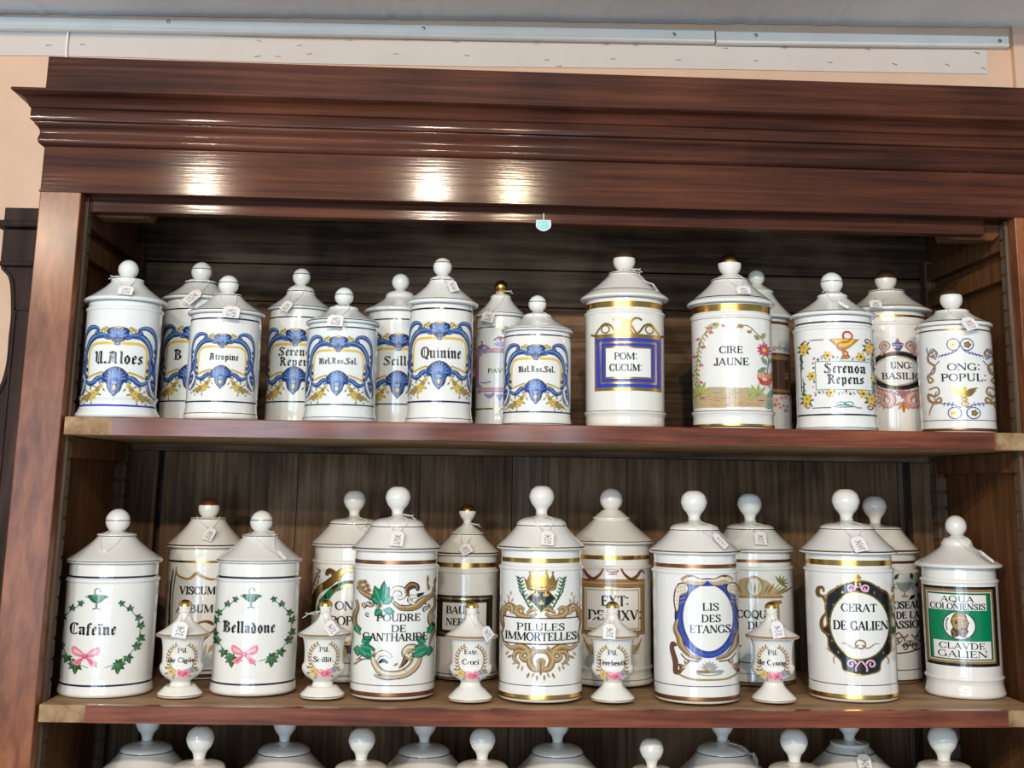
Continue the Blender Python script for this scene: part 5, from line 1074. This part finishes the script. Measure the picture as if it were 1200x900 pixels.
make_jar('pharmacy_jar', 'large cream jar with POM: CUCUM: in a royal blue and gold rectangle', 'jar', (730, 499.5), .065, 46, (734, 306.7, 13, ('dark_gold', .15)), (322, 17.5, 'ledge', 1.15), (352.7, 51.6, 734.3), 46.8,
         beads=(370.5, 485.3), lines=((362.2, 6.6, 'gold'), (484, .7, 'brown')), lidlines=((344, .9, 'copper_gold'), (322, .8, 'brown')), mat='porcelain_cream', shelfz=S1, art=d_pom)
make_jar('pharmacy_jar', 'large white jar lettered CIRE JAUNE with painted flowers and a gold topped knob', 'jar', (858.5, 501), .06, 47.3, (855.9, 311, 13.6, ('gold', .05)), (330, 21, 'ledge', 1.2), (359, 51, 857), 47.2,
         beads=(374, 485.3), lines=((366, 8, 'gold'), (484, .9, 'copper_gold'), (378, .7, 'olive')), foot=((.001, .006, 'gold'),), lidlines=((330, .8, 'copper_gold'), (353, 1.2, 'gold')), shelfz=S1, art=d_cire)
make_jar('pharmacy_jar', 'jar with a brown rectangular label, mostly hidden behind the CIRE JAUNE jar', 'jar', (891, 501), .19, 37, (885.5, 325.9, 9.6), (343, 18), (375, 42, 888), 37, beads=(388,), lines=((382, 3.6, 'copper_gold'),), mat='porcelain_cool', shelfz=S1, art=d_red_label)
make_jar('pharmacy_jar', 'white jar lettered Serenoa Repens under a yellow cup with a red snake', 'jar', (980.6, 503.5), .05, 47.2, (974.7, 332, 12.8, None, ('navy', .1)), (348, 16), (373, 49.4, 977), 46.4,
         beads=(389,), lines=((382.5, 1.9, 'navy'), (488.3, 1.9, 'navy'), (503, .7, 'navy')), lidlines=((344, .9, 'navy'), (369.5, 1, 'navy')), shelfz=S1, art=d_serenoa)
make_jar('pharmacy_jar', 'white jar lettered UNG: BASILIC: in a black oval ring, behind Serenoa', 'jar', (1046, 504), .17, 43, (1036.7, 329, 12.5, ('dark_gold', .1)), (343, 20), (368, 51, 1040), 44.5,
         beads=(384,), lines=((375.5, 2.6, 'gold'),), foot=((.001, .0045, 'gold'),), lidlines=((343, .8, 'brown'), (364, 1, 'brown')), mat='porcelain_cream', shelfz=S1, art=d_ung)
make_jar('pharmacy_jar', 'white jar lettered ONG: POPUL: with blue and bronze scrollwork', 'jar', (1123.6, 503.5), .055, 42.5, (1114.4, 351.4, 12.8, ('dark_gold', .35)), (366, 19, 'dome'), (384, 44.4, 1116.8), 42.6,
         lines=((391, 1.6, 'copper_gold'), (494.5, .8, 'brown')), foot=((.002, .0055, 'copper_gold'),), lidlines=((380, 1.4, 'copper_gold'),), shelfz=S1, art=d_ongpopul)

# ---------------------------------------------------------------- middle shelf
PL = dict(shelfz=S2)
make_jar('pharmacy_jar', 'white jar lettered Cafeïne in a green leaf wreath with a pink bow', 'jar', (123.5, 808), .100, 54, (138.5, 610.4, 14, None, ('navy', .05)), (627, 21, 'ledge', 1.3), (657, 54.4, 134.7), 51.8,
         beads=(678,), lines=((673.4, 2.1, 'navy'), (796, 2.1, 'navy'), (812, 1.2, 'navy')), lidlines=((627.5, .9, 'navy'), (655.5, .9, 'brown')), art=lambda A: wreath(A, 420, 560, 1/3.214, -38, 'Cafeïne', 362, 562, 165, (368, 428), (342, 642)), **PL)
make_jar('pharmacy_jar', 'white jar lettered VISCUM ALBUM with a gold capped knob', 'jar', (236, 793), .245, 42, (245, 595.5, 12.3, ('copper_gold', .15)), (608, 19.5, 'ledge', 1.3), (639.5, 46, 239.5), 42.6,
         lines=((656, 2.3, 'gold'), (780, 1.6, 'copper_gold'), (786, 4, 'dark_gold')), lidlines=((607.5, .9, 'brown'), (637.5, 1.4, 'copper_gold')), mat='porcelain_cream', art=d_viscum, **PL)
make_jar('pharmacy_jar', 'white jar lettered Belladone in a green leaf wreath with a pink bow', 'jar', (296, 805.5), .118, 50.3, (307, 611.4, 13, None, ('navy', .15)), (628, 20, 'ledge', 1.3), (656.5, 49.5, 304.5), 48.5,
         beads=(677,), lines=((674, 2.1, 'navy'), (795, 2.1, 'navy'), (809, 1.2, 'navy')), lidlines=((627.5, .9, 'navy'), (655, .9, 'brown')), art=lambda A: wreath(A, 408, 560, 1/3.333, -12, 'Belladone', 382, 575, 198, (385, 440), (370, 658)), **PL)
make_jar('pharmacy_jar', 'white jar with a green and gold crested frame, behind Belladone and POUDRE', 'jar', (409, 796), .235, 48, (415.3, 586.4, 13), (613.5, 28, 'dome', 1.2), (638, 49, 413), 46,
         beads=(657, 783), lines=((786, 1, 'bronze'),), lidlines=((613.5, .9, 'brown'), (636.5, 1.6, 'copper_gold')), knob='pear', mat='porcelain_cream', art=d_onpop, **PL)
make_jar('pharmacy_jar', 'large white jar lettered POUDRE DE CANTHARIDE with emerald leaves and scrolls', 'jar', (459.5, 807), .097, 49.5, (468.2, 583.3, 14.6), (616.6, 31, 'dome', 1.15), (643, 52.6, 465), 49.6,
         beads=(663.5,), lines=((656.6, 4.3, 'copper_gold'), (796, .9, 'brown')), foot=((.0035, .0085, 'copper_gold'),), lidlines=((616.6, .9, 'brown'), (641.5, 2.2, 'copper_gold')), knob='pear', art=d_poudre, **PL)
make_jar('pharmacy_jar', 'white jar with BAUME in a black and gold rectangle', 'jar', (545, 791), .252, 39, (545.4, 600.4, 10, ('gold', .15)), (625.5, 18.5, 'ledge', 1.2), (648.5, 38.6, 546.5), 36.8,
         beads=(668,), lines=((660.5, 5, 'gold'), (785, .9, 'brown')), foot=((.001, .004, 'gold'),), lidlines=((625.5, .9, 'brown'), (646.8, 1.5, 'copper_gold')), knob='pear', mat='porcelain_cream', art=d_baume, **PL)
make_jar('pharmacy_jar', 'large white jar lettered PILULES IMMORTELLES under a crowned black lozenge of lilies', 'jar', (633.8, 811), .083, 49.7, (635, 582.4, 14.6), (615.4, 29, 'dome', 1.15), (641.5, 52, 633.8), 48.4,
         beads=(664,), lines=((654.6, 5, 'gold'), (796.5, .9, 'brown')), foot=((.0035, .009, 'gold'),), lidlines=((615.4, .9, 'brown'), (640, 2, 'gold')), knob='pear', art=d_pilules, **PL)
make_jar('pharmacy_jar', 'white jar lettered EXT: in a broad bronze rectangle', 'jar', (718.5, 797), .212, 49.5, (712.5, 585.5, 13.4), (607.5, 20.5, 'ledge', 1.15), (635, 50, 715), 46.2,
         beads=(663, 779), lines=((651.2, 4.6, 'gold'), (791, .9, 'bronze')), lidlines=((633, .9, 'gold'),), mat='porcelain_cream', art=d_ext, **PL)
make_jar('pharmacy_jar', 'large white jar lettered LIS DES ETANGS in a royal blue oval frame', 'jar', (818.4, 812), .080, 49.8, (811, 588.6, 15.2), (620.7, 28.4, 'dome', 1.15), (646.4, 53.3, 812.6), 49.8,
         beads=(668,), lines=((661, 4.4, 'copper_gold'), (797, .9, 'brown')), foot=((.0035, .0085, 'copper_gold'),), lidlines=((620.7, .9, 'brown'), (645, 2.1, 'copper_gold')), knob='pear', art=d_lis, **PL)
make_jar('pharmacy_jar', 'white jar with a painted landscape and CO lettering, behind the rightmost urn', 'jar', (885, 794), .235, 49, (877.2, 591, 14.2), (619.7, 27.5, 'dome', 1.15), (644, 51, 878.5), 48,
         beads=(664,), lines=((655, 3.4, 'copper_gold'), (783, 1, 'bronze')), foot=((.001, .005, 'gold'),), lidlines=((619.7, .9, 'brown'), (642.5, 1.8, 'copper_gold')), knob='pear', mat='porcelain_cool', art=d_coque, **PL)
make_jar('pharmacy_jar', 'large white jar lettered CERAT DE GALIEN in a black shield with pink scrolls', 'jar', (1000, 808.5), .103, 52, (988.6, 587.4, 16), (619.6, 31, 'dome', 1.15), (646.5, 56, 993.5), 50.8,
         beads=(666.5,), lines=((657.2, 6, 'gold'), (795.5, .9, 'brown')), foot=((.0035, .009, 'gold'),), lidlines=((619.6, .9, 'brown'), (644.8, 2.2, 'copper_gold')), knob='pear', art=d_cerat, **PL)
make_jar('pharmacy_jar', 'white jar lettered ROSEAU DE LA PASSION, half hidden behind CERAT DE GALIEN', 'jar', (1036, 792), .262, 46, (1022, 593.8, 14), (619.5, 29, 'dome', 1.15), (645.5, 49, 1025), 45.5,
         beads=(668,), lines=((656.5, 3, 'copper_gold'), (779, .9, 'brown')), foot=((.001, .0045, 'copper_gold'),), lidlines=((619.5, .9, 'brown'), (643.5, 1.8, 'copper_gold')), knob='pear', mat='porcelain_cream', art=d_roseau, **PL)
make_jar('pharmacy_jar', 'plain white jar with a green label AQUA COLONIENSIS CLAVDE GALIEN', 'jar', (1131, 806), .125, 45.5, (1118, 616.4, 12.2), (638.5, 17.5, 'dome', 1.25), (662.5, 49.3, 1123), 43,
         beads=(679.5, 791), art=d_aqua, **PL)

# ---------------------------------------------------------------- the five small footed urns
def make_urn(label, xb, yb, xk, rim, Yc, art, mat='porcelain_cream'):
    Xa = at(xb, yb, Yc).x; Xb = at(xk, rim, Yc).x; X = (Xa+Xb)/2; zs = S2-TILT*X
    r = empty('footed_urn', (X, Yc, zs), label, 'urn', 'small footed urns along the front of the middle shelf')
    k = mpp(at(xb, 780, Yc)); zo = lambda y: at(xb, y, Yc).z-zs
    d = rim-743.7
    Z = lambda y: zo(y+d*(816-y)/72) if y > 743 else zo(y+d)
    f = 1.0
    pr = [(0, .002), (24*k, .001), (25.4*k, .0004), (26*k, .002), (25.6*k, .004), (22*k, .0075), (17*k, .0125), (13.2*k, Z(803.5)), (11.6*k, Z(799.5)), (11.8*k, Z(797.5)), (14.5*k, Z(795.5)),
          (19*k, Z(792.5)), (22.6*k, Z(788.5)), (24.4*k, Z(784.5)), (24.9*k, Z(781)), (24.2*k, Z(778)), (22.9*k, Z(776.2)), (22.6*k, Z(774)), (22.6*k, Z(766)), (23*k, Z(758)), (24.2*k, Z(751)), (25.8*k, Z(747)), (26.6*k, Z(745.5)), (25*k, Z(745.2)), (22*k, Z(745.2)), (22*k, Z(752))]
    pr = pr[:4]+crom(pr[4:22], 3)+pr[22:]
    m = MB(); m.lathe(pr, mat, seg=56); o = [p for p in pr if p[0] > 0][:-2]
    m.lathe([(ipr(o, .0022+.0011*i/3)+.00025, .0022+.0011*i/3) for i in range(4)], 'bronze', seg=56)
    apply_art(m, art, (xb, yb), (xk, 708), Yc, 22.8*k, zs, o, Z(746), rim)
    m.build('body', r)
    zr = Z(744.6); l = MB()
    lp = [(21*k, -.003), (26*k, -.0006), (30.6*k, -.0006), (31.4*k, .0006), (31*k, .0018), (29.5*k, .0030)]
    H = Z(721)-zr
    for i in range(1, 10): t = i/10; lp.append((6.6*k+(29.5-6.6)*k*(1-t)**1.5, .003+(H-.003)*t))
    lp += [(6.9*k, H), (7.2*k, H+.0008), (6.6*k, H+.0016), (0, H+.0016)]
    l.lathe(lp, mat, seg=56); l.lathe([(p[0]+.0002, p[1]+.0001) for p in lp[3:6]], 'bronze', seg=56)
    lo = l.build('lid', r, (0, 0, zr)); kb = H+.0012; g = MB()
    g.lathe([(6.2*k, kb, mat), (6.4*k, kb+4*k, mat), (7.4*k, kb+8*k, mat), (7.9*k, kb+8.6*k, mat)]+[(7.9*k*cos(a), kb+8.8*k+7.6*k*sin(a), 'gold') for a in (PI/2*i/8 for i in range(9))], mat, seg=32)
    g.build('knob', lo)
    JARS[label] = dict(root=r, X=X, Y=Yc, zs=zs, zr=zr, lp=lp, neck=6.4*k, kb=kb+.002, k=lambda y: k, RR=31*k, knobz=kb+12*k, rk=8*k)
make_urn('small footed urn lettered Pil. de Cigüe with a rose spray', 209, 816, 216.6, 743, .071, d_urn(212, 769, 'Pil.', 'de Cigüe', 39, 98, 3.214/3.333))
make_urn('small footed urn lettered Pil. Scillit. with a rose spray, between Belladone and POUDRE', 376.5, 816, 381.6, 743, .071, d_urn(378.5, 768, 'Pil.', 'Scillit.', 38, 76))
make_urn('small footed urn lettered Extr. Croci with a rose spray, between POUDRE and PILULES', 551, 818.5, 552.2, 745, .056, d_urn(551.5, 771, 'Extr.', 'Croci', 52, 62))
make_urn('small footed urn lettered Pil. Térébenth with a rose spray, in front of EXT:', 718, 818.3, 717.8, 745, .060, d_urn(717, 772, 'Pil.', 'Térébenth', 38, 104))
make_urn('small footed urn lettered Pil. de Cynog. with a rose spray', 906.8, 818, 905.2, 745.5, .064, d_urn(907, 772, 'Pil.', 'de Cynog.', 38, 106))

# ---------------------------------------------------------------- lowest shelf: only the lids show
GL = 'white jars on the lowest shelf'
def low(label, x, y, r_, Yc, style, back=False, mat='porcelain_cream', knob='pear', hw=50, lines=True):
    s = 1.0
    return make_jar('pharmacy_jar', label, 'jar', (x-(x-640)*.035, y+236), Yc, hw, (x, y, r_), (y+(33 if style == 'dome' else 24), 30 if style == 'dome' else 21, style, 1.15), (y+58, hw+2, x-(x-640)*.006), hw-2,
             beads=(y+80,), lines=((y+72, 4, 'gold'),) if lines else (), lidlines=((y+33, 1, 'brown'), (y+56, 2, 'copper_gold')) if lines else (), knob=knob, mat=mat, shelfz=S3, group=GL)
low('dome-lidded white jar on the lowest shelf, in its back row, far left', 154, 846, 14.5, .20, 'dome')
low('pear-knobbed white jar on the lowest shelf, below the Cigüe urn', 217.5, 866, 16, .085, 'dome', lines=False)
low('dome-lidded white jar on the lowest shelf, back row, below Belladone', 321, 848, 14, .20, 'dome')
low('pear-knobbed white jar on the lowest shelf, below left of POUDRE', 414.5, 867.5, 15.5, .085, 'dome', lines=False)
low('dome-lidded white jar on the lowest shelf, back row, below right of POUDRE', 491, 849, 14, .20, 'dome')
low('pear-knobbed white jar on the lowest shelf, below the Croci urn', 561.5, 867.5, 15, .085, 'dome', lines=False)
low('dome-lidded white jar on the lowest shelf, back row, below PILULES', 653, 849, 14, .20, 'dome')
low('smaller white jar on the lowest shelf, below between EXT: and LIS', 767.5, 878, 14, .085, 'ledge', lines=False, hw=42)
low('dome-lidded white jar on the lowest shelf, back row, below right of LIS', 853.5, 848, 14, .20, 'dome')
low('pear-knobbed white jar on the lowest shelf, below left of CERAT', 941, 869, 16, .085, 'dome', lines=False)
low('ledge-lidded white jar with a dark gold rim on the lowest shelf', 1008, 847, 14, .19, 'ledge')
low('pear-knobbed white jar on the lowest shelf, below AQUA COLONIENSIS', 1122.5, 866, 17, .085, 'dome', lines=False)

# ---------------------------------------------------------------- price tags on strings
def find(s): return next(v for k_, v in JARS.items() if s in k_)
def price_tag(key, who, px, py, ang, w, h, txt, loose=0, side=1, lean=True):
    J = find(key); lp = J['lp']
    def lr(z):
        z = z-J['zs']-J['zr']
        if z < 0: return J['RR']
        if z > J['kb']: return J['neck']
        return max(J['neck'], ipr([p for p in lp if p[0] > 0][4:], z))
    Yt = J['Y']-J['RR']
    for _ in range(8):
        p = at(px, py, Yt); r_ = lr(p.z-.3*h*mpp(p)); dx = p.x-J['X']
        yt = J['Y']-math.sqrt(max(r_*r_-dx*dx, (r_*.25)**2))-.0055; Yt = .5*Yt+.5*yt
    p = at(px, py, Yt); k = mpp(p)
    r = empty('price_tag', p, label='small white string price tag '+who, cat='price tag', group='handwritten string price tags')
    c, s_ = cos(ang), sin(ang)
    th0 = math.atan2(p.x-J['X'], J['Y']-p.y)
    ln = math.radians(30 if lean else 4)
    def T(x, y, d=0):                                 # card coordinates (px) to local metres; leans with the lid
        X_ = (x*c-y*s_)*k; Z_ = (x*s_+y*c)*k
        return (X_*cos(th0)+0, X_*sin(th0)+Z_*sin(ln)-d, Z_*cos(ln))
    a, b_ = w/2, h/2
    sh = [(-a, -b_), (a, -b_), (a, b_*.55), (a*.5, b_), (-a*.5, b_), (-a, b_*.55)]
    m = MB(); F = [T(x, y, .0004) for x, y in sh]; B_ = [T(x, y, -.0002) for x, y in sh]
    m.face(F, 'paper'); m.face(B_[::-1], 'paper')
    for i in range(6): m.face([F[i], B_[i], B_[(i+1) % 6], F[(i+1) % 6]], 'paper')
    A = Art(); A.frame(0, 0, 1); A.text(txt, 0, 0, w*.50, h*.70, 'H')
    for t in A.t:
        # the price runs along the card's length
        q_ = [T(-(y+w*.22), (x)-h*.06, .0007) for x, y, *_ in [(u[0], u[1]) for u in t[:3]]]
        m.face(q_, 'pen_ink')
    m.build('card', r)
    # string: from the card's hole over the lid to the neck, once round it, and a loose end
    hole = Vector(T(0, b_*.72, .0010)); G = Vector((J['X'], J['Y'], J['zs']+J['zr']))-p
    hw_ = hole-G; tA = math.atan2(hw_.x, -hw_.y); rA = math.hypot(hw_.x, hw_.y); zA = hw_.z; zN = J['kb']+.0012; sm = MB()
    for sg in (-1, 1):
        tB = tA*.55+sg*.75; pts = [hole]
        for i in range(1, 10):
            t = i/9; z = zA+(zN-zA)*t; th = tA+(tB-tA)*t
            rr = max(ipr([q_ for q_ in lp if q_[0] > 0][4:], max(.001, min(z, J['kb']-.0002))) if z > .001 else J['RR'], J['neck'])+.0011
            rr = rr+(rA-rr)*max(0, 1-t*4) if rr < rA else rr
            pts.append(G+Vector((rr*sin(th), -rr*cos(th), z)))
        sm.tube(pts, .00042, 'string', 5)
    rn = J['neck']+.0008
    sm.tube([G+Vector((rn*sin(a_), -rn*cos(a_), zN)) for a_ in (2*PI*i/20 for i in range(21))], .0005, 'string', 5)
    if loose:
        b0 = G+Vector((rn*sin(side*.9), -rn*cos(side*.9), zN)); L_ = loose*k
        sm.tube(crom([tuple(b0), tuple(b0+Vector((side*L_*.5, -.006, -L_*.05))), tuple(b0+Vector((side*L_, -.008, -L_*.35)))], 5), .00045, 'string', 5)
        sm.tube(crom([tuple(b0), tuple(b0+Vector((side*L_*.4, -.008, -L_*.12))), tuple(b0+Vector((side*L_*.85, -.010, -L_*.05)))], 5), .00045, 'string', 5)
    sm.build('string', r)
R_ = math.radians
price_tag('U. Aloes', 'on the lid of the U. Aloes jar', 147.5, 340, R_(-4), 17, 13, '35€', loose=14, side=-1)
price_tag('lone gothic B', 'hanging tilted on the jar with the lone gothic B', 226, 347.5, R_(-38), 13, 22, '135€')
price_tag('Atropine in', 'on the Atropine jar, overhanging its rim', 271, 365.5, R_(-3), 20, 17, '125€')
price_tag('Ser Rep', 'tilted on the Ser Rep jar', 336, 358.5, R_(-32), 12, 15, '85€')
price_tag('left of the tall Quinine', 'overhanging the Mel.Ros.Sol. jar left of Quinine', 393, 375.5, R_(-2), 19, 17, '125€')
price_tag('lettered Quinine', 'tilted on the lid of the tall Quinine jar', 530.5, 335, R_(22), 12, 17, '145€')
price_tag('lettered Pavot', 'on the gold-knobbed Pavot jar', 572, 371, R_(-14), 16, 15, '85€', loose=10)
price_tag('right of the gold-knobbed Pavot', 'small, low on the Mel.Ros.Sol. jar right of Pavot', 640, 382, R_(-6), 13, 8, '85€')
price_tag('POM: CUCUM:', 'turned edge-on down the right of the POM: CUCUM: lid', 769, 339, R_(48), 5, 22, '5€', loose=14)
price_tag('CIRE JAUNE with', 'on the lid of the CIRE JAUNE jar', 871, 339.5, R_(4), 17, 12, '95€'.replace('9', '8'))
price_tag('Serenoa Repens', 'edge-on with a long string on the Serenoa Repens lid', 988, 357, R_(48), 4, 14, '1', loose=10, side=-1)
price_tag('UNG: BASILIC', 'on the lid of the UNG: BASILIC: jar', 1026, 356, R_(-8), 14, 11, '80€')
price_tag('ONG: POPUL: with', 'tilted on the lid of the ONG: POPUL: jar', 1136, 379, R_(20), 17, 18, '130€')
price_tag('Cafeïne', 'tilted on the lid of the Cafeïne jar', 115, 652.5, R_(-55), 13, 22, '130€')
price_tag('VISCUM ALBUM with', 'on the lid of the VISCUM ALBUM jar', 245.5, 626, R_(-20), 12, 16, '120€')
price_tag('Belladone in', 'edge-on down the right of the Belladone lid', 330, 650.5, R_(48), 4, 16, '1', loose=14)
price_tag('green and gold crested', 'half hidden on the lid behind the POUDRE jar', 428, 624, R_(10), 7, 13, '80')
price_tag('POUDRE DE CANTHARIDE with', 'on the lid of the POUDRE DE CANTHARIDE jar', 465.5, 631, R_(-5), 15, 19, '150€', loose=17)
price_tag('with BAUME', 'tilted on the lid of the BAUME jar', 545.5, 643.5, R_(30), 14, 13, '120€', loose=12)
price_tag('PILULES IMMORTELLES', 'on the lid of the PILULES IMMORTELLES jar', 641.5, 630.5, R_(-4), 15, 18, '155€')
price_tag('LIS DES ETANGS in', 'tilted at the right of the LIS DES ETANGS lid', 844, 633.5, R_(42), 9, 23, '145€')
price_tag('CO lettering', 'on the lid of the jar behind the last urn', 891, 630.5, R_(-2), 14, 17, '130€')
price_tag('CERAT DE GALIEN in', 'tilted on the lid of the CERAT DE GALIEN jar', 1006.5, 637.5, R_(14), 17, 19, '140€')
price_tag('AQUA COLONIENSIS', 'edge-on down the right of the AQUA COLONIENSIS lid', 1156, 652, R_(48), 4, 22, '1')
price_tag('Pil. de Cigüe', 'hanging on the Pil. de Cigüe urn', 211, 738, R_(-8), 17, 18, '35€', lean=False)
price_tag('Pil. Scillit', 'hanging tilted on the Pil. Scillit. urn', 388, 736, R_(38), 13, 17, '35€', loose=20, side=-1, lean=False)
price_tag('Extr. Croci', 'hanging tilted on the Extr. Croci urn', 571, 742, R_(38), 13, 16, '35€', lean=False)
price_tag('Pil. Térébenth', 'hanging on the Pil. Térébenth urn', 714, 740, R_(-3), 15, 17, '35€', loose=24, side=-1, lean=False)
price_tag('Pil. de Cynog', 'hanging on the Pil. de Cynog. urn', 911, 738, R_(10), 14, 19, '35€', lean=False)
price_tag('below right of LIS', 'tilted on the lowest-shelf lid below LIS DES ETANGS', 885, 889, R_(40), 9, 18, '13')
price_tag('dark gold rim', 'on the lowest-shelf lid below CERAT DE GALIEN', 1013, 894, R_(0), 17, 20, '40€')
